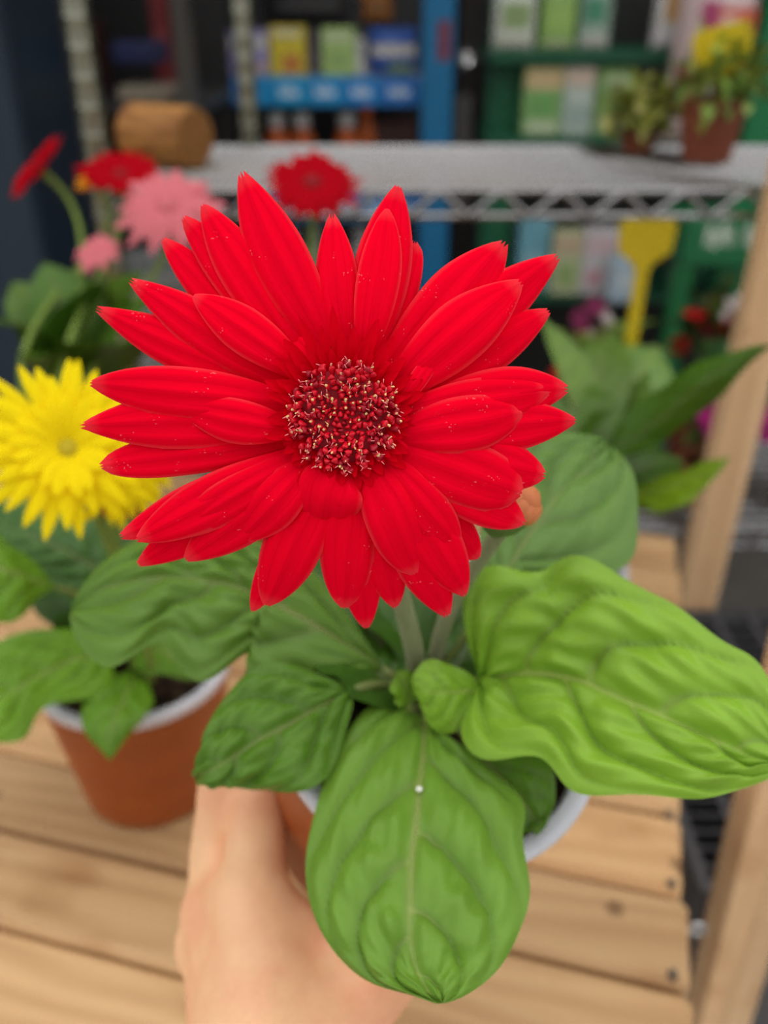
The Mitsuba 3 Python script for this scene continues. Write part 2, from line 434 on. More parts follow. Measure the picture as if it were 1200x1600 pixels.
# tip x, tip y, width in pixels, layer (0 in front), roundness of the end, notch, base x, base y (0: towards the centre)
PETALS = [
    (378, 272, 82, 0.4, 0.15, 0.05, 512, 545), (317, 320, 72, 1.0, 0.25, 0.02, 470, 560), (287, 340, 62, 2.0, 0.3, 0.03, 462, 560), (255, 374, 58, 3.0, 0.3, 0.03, 440, 560),
    (206, 440, 68, 2.0, 0.1, 0.04, 452, 600), (302, 462, 64, -0.3, 0.2, 0.0, 474, 585), (155, 484, 68, 3.0, 0.1, 0.06, 445, 610), (142, 599, 72, 0.3, 0.3, 0.02, 455, 632),
    (129, 665, 80, 1.3, 0.1, 0.04, 455, 660), (283, 640, 62, -0.3, 0.2, 0.0, 460, 672), (158, 728, 60, 2.2, 0.75, 0.03, 450, 690), (190, 838, 66, 1.6, 0.25, 0.03, 470, 712),
    (214, 843, 72, 0.6, 0.3, 0.03, 470, 712), (268, 838, 58, 0.2, 0.45, 0.02, 470, 715), (290, 874, 78, 0.9, 0.2, 0.02, 478, 722), (374, 844, 70, -0.3, 0.35, 0.01, 488, 722),
    (216, 882, 62, 3.2, 0.2, 0.02, 420, 770), (394, 955, 46, 2.2, 0.5, 0.02, 480, 760), (416, 946, 84, 1.2, 0.45, 0.02, 514, 735), (503, 818, 100, -0.7, 1.0, 0.0, 532, 722),
    (538, 950, 78, 1.2, 0.6, 0.02, 548, 735), (573, 981, 60, 3.2, 0.35, 0.03, 555, 800), (618, 949, 64, 2.3, 0.4, 0.03, 560, 770), (648, 897, 78, -0.3, 0.6, 0.02, 578, 725),
    (699, 962, 74, 2.4, 0.25, 0.04, 620, 780), (727, 930, 76, 1.4, 0.3, 0.03, 622, 760), (716, 858, 66, 0.1, 0.5, 0.01, 600, 716), (748, 872, 54, 3.4, 0.6, 0.02, 670, 770),
    (818, 818, 72, 1.5, 0.5, 0.05, 630, 725), (815, 770, 92, 0.3, 0.9, 0.02, 618, 700), (850, 742, 74, 1.4, 0.5, 0.06, 690, 690), (899, 657, 76, 1.5, 0.15, 0.02, 660, 680),
    (816, 645, 78, -0.3, 0.5, 0.01, 620, 680), (885, 608, 80, 1.2, 0.3, 0.05, 660, 640), (858, 612, 66, 0.4, 0.5, 0.03, 620, 650), (857, 486, 72, 2.2, 0.15, 0.02, 640, 610),
    (870, 402, 78, 2.3, 0.15, 0.04, 650, 580), (813, 441, 86, -0.3, 0.2, 0.03, 612, 610), (788, 381, 96, 1.2, 0.25, 0.05, 600, 590), (648, 379, 52, 2.4, 0.95, 0.04, 600, 560),
    (622, 291, 80, 1.2, 0.15, 0.02, 572, 560), (605, 326, 60, -0.3, 0.3, 0.0, 568, 560), (519, 338, 58, 0.7, 0.25, 0.07, 542, 550),
    (689, 541, 26, -0.3, 0.2, 0.0, 618, 640), (660, 720, 62, 0.6, 0.6, 0.0, 600, 690), (620, 560, 60, 1.0, 0.4, 0.0, 580, 600),
    (440, 520, 46, 0.9, 0.3, 0.0, 490, 580), (440, 590, 60, 1.0, 0.5, 0.0, 480, 620), (430, 680, 60, 1.0, 0.5, 0.0, 480, 670), (690, 620, 70, 1.0, 0.5, 0.0, 600, 640), (690, 560, 60, 1.2, 0.5, 0.0, 600, 620),
]
for i, (tx, ty, w, ly, rnd, notch, bx, by) in enumerate(PETALS):
    dx, dy = tx - FC[0], ty - FC[1]
    low = max(0.0, dy / 330.0)
    dt = FD + 0.0068 + 0.0024 * ly + 0.010 * low * low
    db = FD + 0.0045 + 0.0014 * ly
    dm = FD + 0.0016 + 0.0026 * ly + 0.002 * low
    b, tip = P(bx, by, db), P(tx, ty, dt)
    mx, my = (bx + tx) / 2, (by + ty) / 2
    bend = (i * 37 % 11 - 5) * 0.9
    ln = math.hypot(tx - bx, ty - by)
    m = P(mx - (ty - by) / ln * bend, my + (tx - bx) / ln * bend, dm)
    short = ln < 150
    mesh, uv = petal_mesh(b, m, tip, w * FD / F * 1.16, fn, 26, 13, rnd, notch, 0.26 if not short else 0.2, 0.085, (i * 53 % 7 - 3) * 0.03, i)
    add(FL + '__petal', mesh, 'm_petal_red', True, uv=uv)
# short upright inner rays around the disc
px = FD / F
for ring, (n, r0, r1, wd, lift) in enumerate(((26, 76, 122, 20, 0.0014), (30, 72, 101, 17, 0.0026), (36, 68, 88, 13, 0.0040))):
    for k in range(n):
        a = 2 * math.pi * (k + 0.5 * ring + rng.uniform(-0.25, 0.25)) / n
        up_part = math.sin(a)
        r1k = r1 * rng.uniform(0.86, 1.12) * (1 + 0.30 * max(0, up_part))
        d = fe1 * math.cos(a) + fe2 * math.sin(a)
        b = fcen + d * r0 * px * 0.95 - fn * 0.0035
        tip = fcen + d * r1k * px + fn * (lift + rng.uniform(-0.0006, 0.0008) - 0.0025)
        m = (b + tip) / 2 + fn * 0.0006 - d * 0.0004
        mesh, _ = petal_mesh(b, m, tip, wd * px * rng.uniform(0.8, 1.2), fn, 9, 5, 0.3, 0.05, -0.3, 0.0, rng.uniform(-0.3, 0.3), 100 * ring + k)
        add(FL + '__inner_petal', mesh, 'm_inner_petal', True)
# the disc
RD = 84 * px
prof = [(0.0001, -0.0018), (RD * 0.25, -0.0012), (RD * 0.6, -0.0004), (RD * 0.9, -0.0014), (RD * 1.05, -0.004), (RD * 0.9, -0.007), (RD * 0.5, -0.010), (0.0001, -0.0105)]
add(FL, lathe(prof, fcen, 40, fn), 'm_receptacle', True)
add(FL + '__bracts', lathe([(RD * 0.55, -0.0135), (RD * 0.95, -0.011), (RD * 1.15, -0.0075), (RD * 1.02, -0.0072), (RD * 0.3, -0.011), (0.0001, -0.0108)], fcen, 28, fn), 'm_bract', True, label='green underside of the bloom')
ico = trimesh.creation.icosphere(1)
iv, ifc = vf(ico)
anther, lips = [], []
plastic('m_anther_salmon', (0.80, 0.36, 0.20), 0.5, 0.3)
salmon = []
N = 270
lob = trimesh.creation.icosphere(1)
for i in range(N):
    q = (i + 0.5) / N
    r, a = RD * math.sqrt(q) * 1.0, i * 2.399963 + rng.uniform(-0.18, 0.18)
    d = fe1 * math.cos(a) + fe2 * math.sin(a)
    h = -0.0006 + 0.0024 * math.sin(min(1, q * 1.25) * math.pi * 0.72) + rng.uniform(-0.0007, 0.0007)
    ax = unit(fn + d * (0.1 + 0.85 * q) + rng.normal(0, 0.22, 3))
    x = unit(np.cross(ax, d + 0.01))
    y = np.cross(ax, x)
    rr = rng.uniform(0.00072, 0.00108) * (0.85 + 0.2 * q)
    ll = rng.uniform(0.0011, 0.0017)
    c = fcen + d * r + fn * h
    # a tube with a flared, three-lobed mouth
    ang = np.arctan2(iv[:, 1], iv[:, 0])
    flare = np.where(iv[:, 2] > 0.1, 1.0 + 0.28 * np.cos(3 * ang + i), 0.72)
    zz = iv[:, 2] * ll - 0.35 * ll * np.exp(-(np.hypot(iv[:, 0], iv[:, 1]) / 0.35) ** 2) * (iv[:, 2] > 0)
    v = c + np.outer(iv[:, 0] * rr * flare, x) + np.outer(iv[:, 1] * rr * flare * rng.uniform(0.6, 1.0), y) + np.outer(zz, ax)
    add(FL + '__disc_floret', (v, ifc), ('m_floret_dark', 'm_floret', 'm_floret')[int(rng.integers(3))], True)
    if rng.random() < (0.40 if q < 0.7 else 0.42):
        tipc = c + ax * ll * 0.7 + d * rr * rng.uniform(-0.3, 0.5)
        big = rng.uniform(0.6, 1.15) * 0.00031
        lean = unit(ax + rng.normal(0, 0.35, 3))
        (anther if q < 0.5 or rng.random() < 0.35 else salmon).append(tube([tipc - lean * 0.0006, tipc, tipc + lean * 0.0005, tipc + lean * 0.0007], [big * 0.6, big * 0.9, big * 1.1, big * 0.4], 6, 0))
    if q > 0.15 and rng.random() < 0.55:
        e = unit(d * 0.6 + x * rng.uniform(-1, 1) + fn * 0.2)
        s0 = c + ax * ll * 0.6 + e * rr * 0.7
        lips.append(tube([s0, s0 + e * 0.0003 + fn * 0.0005, s0 + e * 0.0007 + fn * 0.0004, s0 + e * 0.0008 - fn * 0.0001], [0.00015, 0.00014, 0.00012, 0.00008], 5, 7))
add(FL + '__anther_tubes', joined(salmon), 'm_anther_salmon', True, label='salmon pink anther tubes of the outer florets', kind='stuff')
add(FL + '__anthers', joined(anther), 'm_anther', True, label='cream anther tips of the disc florets', kind='stuff')
add(FL + '__floret_lips', joined(lips), 'm_floret_pink', True, label='pale pink curled lips of the disc florets', kind='stuff')
# stems
add(G + '__stem', tube([fcen - fn * 0.0125, P(560, 760, 0.236), P(612, 890, 0.275), P(640, 985, 0.305), P(652, 1060, 0.330), CROWN], [0.0034, 0.0030, 0.0031, 0.0034, 0.0036, 0.0038], 12, 40), 'm_stem', True, label='grey green flower stem')
BUD = P(803, 793, 0.262)
add(G + '__stem', tube([P(790, 815, 0.268), P(760, 860, 0.285), P(706, 945, 0.308), P(683, 1020, 0.326), CROWN + np.array([0.008, 0.004, 0])], [0.0028, 0.0026, 0.0028, 0.0030, 0.0034], 12, 36), 'm_stem', True)
bax = unit(P(838, 765, 0.258) - P(770, 815, 0.268))
plastic('m_bud', (0.62, 0.20, 0.075), 0.55, 0.3)
add(G + '__bud', lathe([(0.0002, -0.0095), (0.0045, -0.008), (0.0066, -0.003), (0.0068, 0.001), (0.0060, 0.0035), (0.0002, 0.003)], BUD - bax * 0.002, 24, bax), 'm_bract', True, label='closed bud in a hairy grey green cup')
bx_ = unit(np.cross(bax, UP))
by_ = np.cross(bax, bx_)
for ringk, (n, r0, r1, h1) in enumerate(((11, 0.0058, 0.0020, 0.0078), (9, 0.0040, 0.0010, 0.0085))):
    for k in range(n):
        a = (k + 0.5 * ringk) * 2 * math.pi / n
        d = bx_ * math.cos(a) + by_ * math.sin(a)
        mesh, _ = petal_mesh(BUD + d * r0 - bax * 0.001, BUD + d * (r0 + 0.0012) + bax * h1 * 0.55, BUD + d * r1 + bax * h1, 0.0044, d, 10, 5, 0.7, 0.0, 0.5, 0.0, 0.1, k)
        add(G + '__bud__petal', mesh, 'm_bud', True)
add(G + '__bud__core', lathe([(0.0002, -0.001), (0.0050, -0.001), (0.0056, 0.003), (0.0044, 0.0068), (0.0022, 0.0084), (0.0002, 0.0086)], BUD, 18, bax), 'm_bud', True)

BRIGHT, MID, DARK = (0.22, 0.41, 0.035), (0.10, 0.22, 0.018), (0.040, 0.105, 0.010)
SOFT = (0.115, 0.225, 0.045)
LF = G + '__leaf'
pet = CROWN + UP * 0.004
leaf_px(LF, [(750, 1050, 0.3168, 752, 1062, 0.3168, 752, 1074, 0.3168), (727, 985, 0.3087, 775, 1057, 0.3114, 728, 1105, 0.3078), (733, 905, 0.3033, 815, 1053, 0.3033, 722, 1153, 0.2970), (788, 884, 0.3006, 860, 1054, 0.2952, 768, 1190, 0.2862),
             (845, 892, 0.3024, 905, 1064, 0.2880, 845, 1185, 0.2781), (903, 868, 0.2943, 950, 1082, 0.2808, 893, 1234, 0.2700), (985, 909, 0.2880, 1000, 1104, 0.2754, 985, 1241, 0.2637), (1060, 947, 0.2817, 1060, 1132, 0.2700, 1078, 1250, 0.2592),
             (1130, 1002, 0.2754, 1120, 1158, 0.2655, 1142, 1238, 0.2565), (1188, 1040, 0.2700, 1165, 1180, 0.2619, 1198, 1214, 0.2547), (1236, 1192, 0.2547, 1236, 1192, 0.2547, 1236, 1192, 0.2547)], BRIGHT, nu=110, nv=61, veins=4.6, quilt=0.0042, wav=0.001, seed=3, petiole=pet, rib=0.0009)
leaf_px(LF, [(760, 1078, 0.3150, 760, 1078, 0.3150, 760, 1078, 0.3150), (728, 1050, 0.3105, 727, 1080, 0.3096, 735, 1112, 0.3105), (692, 1034, 0.3069, 697, 1081, 0.3051, 706, 1145, 0.3087), (660, 1034, 0.3060, 668, 1078, 0.3033, 677, 1138, 0.3078), (646, 1072, 0.3060, 646, 1074, 0.3060, 648, 1082, 0.3060)], BRIGHT, nu=40, nv=31, veins=4, quilt=0.0006, wav=0.0008, seed=5, petiole=pet, pale=0.5)
leaf_px(LF, [(610, 1092, 0.3168, 664, 1128, 0.3186, 672, 1140, 0.3186), (560, 1120, 0.3078, 661, 1170, 0.3024, 722, 1165, 0.3060), (520, 1190, 0.2952, 657, 1220, 0.2889, 775, 1206, 0.2952), (492, 1265, 0.2826, 651, 1280, 0.2754, 818, 1255, 0.2817),
             (478, 1335, 0.2718, 644, 1340, 0.2646, 817, 1312, 0.2709), (484, 1405, 0.2628, 641, 1400, 0.2556, 829, 1385, 0.2610), (513, 1475, 0.2547, 641, 1455, 0.2484, 813, 1452, 0.2529), (562, 1527, 0.2475, 648, 1505, 0.2439, 780, 1512, 0.2466),
             (622, 1549, 0.2412, 664, 1542, 0.2394, 737, 1549, 0.2403), (690, 1568, 0.2358, 690, 1568, 0.2358, 690, 1568, 0.2358)], (0.140, 0.285, 0.030), nu=110, nv=61, veins=4.4, quilt=0.0032, wav=0.0006, seed=8, petiole=pet, rib=0.0011, pale=1.1)
CROWS = np.array([(598, 1038, 0.3255, 600, 1047, 0.3255, 598, 1056, 0.3255), (560, 985, 0.3307, 545, 1010, 0.3255, 548, 1072, 0.3185), (500, 900, 0.3342, 490, 976, 0.3237, 478, 1113, 0.3115), (440, 860, 0.3360, 440, 949, 0.3237, 398, 1102, 0.3124),
             (390, 845, 0.3377, 400, 931, 0.3255, 396, 1034, 0.3202), (330, 835, 0.3404, 355, 913, 0.3281, 325, 1062, 0.3132), (270, 833, 0.3430, 300, 905, 0.3316, 258, 1013, 0.3220), (205, 848, 0.3465, 240, 903, 0.3351, 168, 1042, 0.3202), (148, 888, 0.3483, 180, 917, 0.3395, 127, 1010, 0.3307), (110, 957, 0.3412, 110, 957, 0.3412, 110, 957, 0.3412)])
cu = np.array([0, 1, 2, 2.9, 3.35, 3.9, 4.35, 5, 5.5, 6, 6.45, 7, 8, 9])
CROWS = CubicSpline(np.arange(10.0), CROWS)(cu)
CROWS[:, 6:8] = [(598, 1056), (548, 1074), (478, 1113), (412, 1108), (379, 1072), (404, 1020), (374, 1028), (325, 1064), (288, 1050), (254, 1008), (214, 1020), (168, 1042), (127, 1010), (110, 957)]
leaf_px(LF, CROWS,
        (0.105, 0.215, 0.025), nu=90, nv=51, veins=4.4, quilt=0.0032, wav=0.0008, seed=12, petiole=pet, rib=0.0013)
leaf_px(LF, [(552, 1072, 0.3091, 552, 1078, 0.3091, 552, 1084, 0.3091), (490, 1050, 0.3091, 512, 1098, 0.3042, 545, 1130, 0.2992), (430, 1035, 0.3107, 460, 1128, 0.2992, 522, 1192, 0.2909), (380, 1055, 0.3091, 410, 1155, 0.2951, 480, 1234, 0.2851),
             (345, 1100, 0.3042, 365, 1182, 0.2909, 400, 1232, 0.2967), (317, 1152, 0.2967, 330, 1203, 0.2868, 345, 1225, 0.2958), (306, 1215, 0.2975, 306, 1215, 0.2975, 306, 1215, 0.2975)], (0.090, 0.205, 0.018), nu=60, nv=41, veins=4, quilt=0.0030, wav=0.0007, seed=15, petiole=pet)
leaf_px(LF, [(785, 905, 0.3219, 785, 905, 0.3219, 785, 905, 0.3219), (750, 870, 0.3301, 800, 880, 0.3260, 850, 905, 0.3219), (755, 800, 0.3382, 818, 850, 0.3317, 920, 906, 0.3244), (775, 730, 0.3488, 845, 808, 0.3382, 986, 875, 0.3301), (820, 690, 0.3570, 880, 768, 0.3472, 997, 800, 0.3390),
             (872, 675, 0.3619, 917, 730, 0.3553, 990, 742, 0.3504), (918, 680, 0.3635, 942, 705, 0.3602, 964, 704, 0.3594), (948, 690, 0.3627, 948, 690, 0.3627, 948, 690, 0.3627)], SOFT, nu=60, nv=41, veins=4, quilt=0.0024, wav=0.0008, seed=19, petiole=pet, pale=0.7)
leaf_px(LF, [(735, 1160, 0.3197, 735, 1160, 0.3197, 735, 1160, 0.3197), (790, 1160, 0.3146, 770, 1200, 0.3129, 750, 1240, 0.3111), (845, 1178, 0.3094, 810, 1245, 0.3060, 770, 1290, 0.3060), (868, 1225, 0.3060, 840, 1285, 0.3017, 795, 1305, 0.3017), (858, 1278, 0.3000, 838, 1292, 0.2982, 820, 1300, 0.2982), (836, 1306, 0.2965, 836, 1306, 0.2965, 836, 1306, 0.2965)], MID, nu=40, nv=27, veins=5, quilt=0.0007, seed=22, petiole=pet)
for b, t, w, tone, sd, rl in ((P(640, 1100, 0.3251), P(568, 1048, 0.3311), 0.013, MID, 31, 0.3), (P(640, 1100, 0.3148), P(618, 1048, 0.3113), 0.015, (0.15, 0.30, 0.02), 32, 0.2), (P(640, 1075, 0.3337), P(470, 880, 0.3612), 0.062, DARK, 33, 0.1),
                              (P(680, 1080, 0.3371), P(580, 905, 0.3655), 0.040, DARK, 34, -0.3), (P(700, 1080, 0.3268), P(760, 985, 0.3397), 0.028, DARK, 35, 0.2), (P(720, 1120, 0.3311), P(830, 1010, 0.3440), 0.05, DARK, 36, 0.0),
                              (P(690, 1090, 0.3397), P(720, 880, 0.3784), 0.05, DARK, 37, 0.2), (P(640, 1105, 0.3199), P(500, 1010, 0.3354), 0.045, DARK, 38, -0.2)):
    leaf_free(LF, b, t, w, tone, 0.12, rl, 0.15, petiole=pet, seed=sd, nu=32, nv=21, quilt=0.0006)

gv_, gf_ = vf(trimesh.creation.icosphere(2, 0.0011))
plastic('m_white_grain', (0.75, 0.75, 0.70), 0.6, 0.3)
add(G + '__perlite_grain', (gv_ * np.array([1, 0.9, 0.8]) + P(655, 1233, 0.2828), gf_), 'm_white_grain', True, label='white grain lying on the front leaf')

# ------------------------------------------------------------------ the hand that holds the pot
def surface(field, lo, hi, step):
    """Surface nets: the zero level of field(points) as a smooth mesh."""
    ax = [np.arange(l, h + step, step) for l, h in zip(lo, hi)]
    X = np.stack(np.meshgrid(*ax, indexing='ij'), -1)
    val = field(X.reshape(-1, 3)).reshape(X.shape[:3])
    ins = val < 0
    n = np.array(ins.shape) - 1
    corner = [(i, j, k) for i in (0, 1) for j in (0, 1) for k in (0, 1)]
    cut = lambda A, c: A[c[0]:c[0] + n[0], c[1]:c[1] + n[1], c[2]:c[2] + n[2]]
    cnt = sum(cut(ins, c).astype(int) for c in corner)
    act = (cnt > 0) & (cnt < 8)
    idx = -np.ones(n, int)
    idx[act] = np.arange(act.sum())
    acc, num = np.zeros((act.sum(), 3)), np.zeros(act.sum())
    for a in corner:
        for k in range(3):
            if a[k] == 0:
                b = list(a)
                b[k] = 1
                va, vb = cut(val, a)[act], cut(val, b)[act]
                on = (va < 0) != (vb < 0)
                t = np.where(on, va / np.where(on, va - vb, 1), 0)
                pt = np.tile(np.array(a, float), (len(t), 1))
                pt[:, k] += t
                acc += pt * on[:, None]
                num += on
    base = np.argwhere(act)
    v = np.array(lo) + (base + acc / num[:, None]) * step
    faces = []
    for k in range(3):
        u, w = (k + 1) % 3, (k + 2) % 3
        sl = [slice(None)] * 3
        s2 = [slice(None)] * 3
        sl[k], s2[k] = slice(0, -1), slice(1, None)
        a, b = ins[tuple(sl)], ins[tuple(s2)]
        for i in np.argwhere(a != b):
            if i[u] < 1 or i[w] < 1 or i[u] >= n[u] or i[w] >= n[w]:
                continue
            q = []
            for du, dw in ((-1, -1), (0, -1), (0, 0), (-1, 0)):
                j = i.copy()
                j[u] += du
                j[w] += dw
                q.append(idx[tuple(j)])
            faces.append(q if a[tuple(i)] else q[::-1])
    f = np.array(faces)
    m = trimesh.Trimesh(v, np.vstack([f[:, [0, 1, 2]], f[:, [0, 2, 3]]]), process=False)
    trimesh.smoothing.filter_taubin(m, iterations=8)
    return m


def ring(deg, dz, r, gap=0.0006):
    """A joint of radius r that lies against the pot's side, dz below its rim."""
    q = POT_R - 0.013 * dz / 0.110 + r + gap
    return POT_C + (POT_E * math.cos(math.radians(deg)) + POT_S * math.sin(math.radians(deg))) * q - POT_A * dz, r


HAND = dict(E=(P(462, 2900, .185), .036), F=(P(448, 2050, .235), .031), W=(P(436, 1760, .285), .0255),
            iM=(P(394, 1405, .333), .0128), iP=(P(404, 1225, .362), .0100), iD=ring(184, .042, .0088), iT=ring(165, .045, .0078),
            mM=(P(342, 1430, .348), .0125), mP=(P(346, 1245, .382), .0100), mD=ring(182, .064, .0088, .003), mT=ring(162, .065, .0078),
            rM=(P(330, 1478, .368), .0120), rP=ring(186, .068, .0095, .010), rD=ring(176, .083, .0084), rT=ring(157, .083, .0075),
            pM=(P(346, 1545, .382), .0110), pP=ring(190, .092, .0084, .012), pD=ring(174, .101, .0075), pT=ring(158, .101, .0066),
            tC=(P(500, 1650, .300), .0165), tM=(P(585, 1515, .318), .0140), tI=ring(-100, .024, .0108, .002), tT=ring(-84, .024, .0088))
BONES = [('E', 'F'), ('F', 'W')] + [(a, b) for a, b in (('W', 'iM'), ('W', 'mM'), ('W', 'rM'), ('W', 'pM'), ('W', 'tC'), ('tC', 'iM'), ('tC', 'tM'), ('iM', 'tM'), ('iM', 'mM'), ('mM', 'rM'), ('rM', 'pM'), ('tC', 'pM'),
                                            ('iM', 'iP'), ('iP', 'iD'), ('iD', 'iT'), ('mM', 'mP'), ('mP', 'mD'), ('mD', 'mT'), ('rM', 'rP'), ('rP', 'rD'), ('rD', 'rT'), ('pM', 'pP'), ('pP', 'pD'), ('pD', 'pT'), ('tM', 'tI'), ('tI', 'tT'))]
FINGER = {frozenset(x) for x in (('iP', 'iD'), ('iD', 'iT'), ('mP', 'mD'), ('mD', 'mT'), ('rP', 'rD'), ('rD', 'rT'), ('pP', 'pD'), ('pD', 'pT'))}


def hand_field(X):
    out = np.full(len(X), 1.0)
    for a, b in BONES:
        (pa, ra), (pb, rb) = HAND[a], HAND[b]
        if (a, b) == ('iM', 'tM'):
            ra, rb = 0.0085, 0.0095
        if (a, b) == ('tC', 'iM'):
            ra, rb = 0.0150, 0.0115
        ab = pb - pa
        t = np.clip((X - pa) @ ab / (ab @ ab), 0, 1)
        d = np.linalg.norm(X - pa - t[:, None] * ab, axis=1) - (ra + (rb - ra) * t)
        k = 0.0016 if a[0] != 'W' and a[0] == b[0] and a[1] in 'PDI' else (0.0035 if b[1:] == 'P' else 0.007)
        h = np.clip(0.5 + 0.5 * (out - d) / k, 0, 1)
        out = out * (1 - h) + d * h - k * h * (1 - h)
    return out


pts = np.array([x[0] for x in HAND.values()])
hm = surface(hand_field, pts.min(0) - 0.045, pts.max(0) + 0.045, 0.0028)
# knuckle folds and the tendon over the first knuckle
hv = np.array(hm.vertices)
hn = np.array(hm.vertex_normals)
for q, rad, amt in ((P(345, 1400, .335), 0.006, 0.0016), (P(372, 1420, .325), 0.010, 0.0012)):
    w = np.exp(-((np.linalg.norm(hv - q, axis=1) / rad) ** 2))
    hv = hv + hn * (amt * w)[:, None]
hv = hv + hn * ((meshkit.fbm(hv * 110, 3) - 0.5) * 0.0010)[:, None]
add('person', (hv, np.array(hm.faces)), 'm_skin', True, 'bare hand and wrist of a person reaching in to grip the front pot', 'person')
# ------------------------------------------------------------------ other gerberas
def head(flower, cen, nrm, R, n, m_pet, m_disc, w=0.30, droop=0.15, layers=2, disc=0.2, seed=0, half=None):
    """A gerbera head: petals in layers round a domed disc; droop > 0 bends the tips back."""
    r = np.random.default_rng(seed)
    nrm = unit(nrm)
    e1 = unit(np.cross(nrm, [0.13, 0.35, 0.92]))
    e2 = np.cross(nrm, e1)
    RDk = R * disc
    add(flower, lathe([(0.0001, RDk * 0.35), (RDk * 0.5, RDk * 0.42), (RDk, RDk * 0.1), (RDk * 0.9, -RDk * 0.4), (RDk * 0.4, -RDk * 0.9), (0.0001, -RDk * 0.95)], cen, 20, nrm), m_disc, True)
    for ly in range(layers):
        for k in range(n):
            a = 2 * math.pi * (k + 0.5 * ly + r.uniform(-0.2, 0.2)) / n
            d = e1 * math.cos(a) + e2 * math.sin(a)
            ln = R * r.uniform(0.82, 1.08) * (1, 0.90, 0.52)[ly]
            lift = (0.06 + 0.10 * ly) * R
            b = cen + d * RDk * 0.75 + nrm * 0.0002
            tip = cen + d * ln + nrm * (lift - droop * R)
            m = (b + tip) / 2 + nrm * 0.05 * R
            mesh, uv = petal_mesh(b, m, tip, w * R * r.uniform(0.85, 1.15), nrm, 12, 7, 0.3, 0.03, 0.25, 0.06, r.uniform(-0.15, 0.15), int(r.integers(9999)))
            add(flower + '__petal', mesh, m_pet, True)


def flower_on(thing, cen, nrm, R, n, m_pet, m_disc, foot, label, bend=None, stem_r=0.0026, **k):
    key = thing + '__flower'
    i = 0
    while key in scene:
        i += 1
        key = f'{thing}__flower_{i:03d}'
    head(key, cen, nrm, R, n, m_pet, m_disc, **k)
    labels[key] = {'label': label}
    nrm = unit(nrm)
    a = cen - nrm * R * k.get('disc', 0.2) * 0.9
    add(thing + '__stem', tube([a, a - nrm * 0.015] + ([bend] if bend is not None else []) + [foot], [stem_r * 1.3, stem_r, stem_r, stem_r * 1.15][: 3 + (bend is not None)] if bend is not None else [stem_r * 1.3, stem_r, stem_r * 1.15], 10, 24), 'm_stem_green', True)


thin('m_petal_yellow', {'type': 'rgb', 'value': [0.96, 0.78, 0.010]}, 0.5, 0.4)
thin('m_petal_crimson', {'type': 'rgb', 'value': [0.46, 0.004, 0.012]}, 0.45, 0.5)
thin('m_petal_scarlet', {'type': 'rgb', 'value': [0.52, 0.02, 0.02]}, 0.45, 0.6)
thin('m_petal_orange', {'type': 'rgb', 'value': [0.75, 0.30, 0.02]}, 0.45, 0.6)
thin('m_petal_pink', {'type': 'rgb', 'value': [0.78, 0.22, 0.26]}, 0.45, 0.6)
thin('m_petal_magenta', {'type': 'rgb', 'value': [0.50, 0.03, 0.25]}, 0.45, 0.6)
thin('m_petal_plum', {'type': 'rgb', 'value': [0.27, 0.045, 0.12]}, 0.45, 0.6)
thin('m_petal_white', {'type': 'rgb', 'value': [0.80, 0.70, 0.70]}, 0.45, 0.6)
plastic('m_disc_yellow', (0.50, 0.40, 0.02), 0.7, 0.2)
plastic('m_disc_crimson', (0.25, 0.006, 0.01), 0.7, 0.2)

# the yellow one on the left
Y = 'potted_gerbera_001'
COUNT['potted_gerbera'] = 9
tag(Y, 'potted yellow gerbera in a terracotta pot on the planks, left of the hand', 'potted plant')
yc = P(207, 1024, 0.556)
yh = yc[2] - (TABLE_Z + 0.0005)
pot(Y, yc, 0.0595, yh, 0.0445)
yk = yc + np.array([0, 0, -0.012])
flower_on(Y, P(106, 700, 0.395), C - P(106, 700, 0.395) + np.array([-0.02, 0, 0.08]), 0.0425, 17, 'm_petal_yellow', 'm_disc_yellow', yk, 'bright yellow bloom', P(170, 850, 0.46), w=0.16, droop=0.10, disc=0.11, seed=4, layers=3)
flower_on(Y, P(185, 725, 0.435), C - P(185, 725, 0.435) + np.array([0.10, 0.0, 0.10]), 0.0320, 18, 'm_petal_yellow', 'm_disc_yellow', yk, 'smaller yellow bloom tucked behind the first', P(185, 880, 0.49), w=0.17, droop=0.2, disc=0.11, seed=5, layers=3)
LY = Y + '__leaf'
leaf_px(LY, [(165, 1000, .515, 165, 1005, .515, 165, 1010, .515), (118, 983, .505, 120, 1030, .495, 152, 1088, .487), (62, 983, .500, 70, 1052, .486, 70, 1106, .476), (0, 1000, .494, 20, 1082, .478, 42, 1150, .466), (-50, 1040, .486, -30, 1110, .47, -5, 1160, .462), (-75, 1150, .468, -75, 1150, .468, -75, 1150, .468)], (0.13, 0.29, 0.012), veins=5, quilt=0.0022, seed=41, petiole=yk)
leaf_px(LY, [(218, 1045, .520, 218, 1045, .520, 218, 1045, .520), (165, 1062, .500, 200, 1078, .498, 236, 1080, .500), (128, 1100, .485, 186, 1112, .480, 237, 1105, .485), (136, 1148, .474, 174, 1145, .470, 208, 1142, .474), (172, 1188, .466, 172, 1188, .466, 172, 1188, .466)], (0.10, 0.23, 0.012), nu=40, nv=25, veins=4, quilt=0.0014, seed=42, petiole=yk)
leaf_px(LY, [(90, 918, .475, 90, 918, .475, 90, 918, .475), (45, 872, .470, 48, 905, .462, 52, 945, .458), (0, 836, .465, 5, 890, .452, 18, 972, .448), (-40, 820, .462, -40, 885, .452, -32, 960, .45), (-90, 890, .455, -90, 890, .455, -90, 890, .455)], (0.12, 0.27, 0.012), nu=40, nv=25, veins=4, quilt=0.0014, seed=43, petiole=yk)
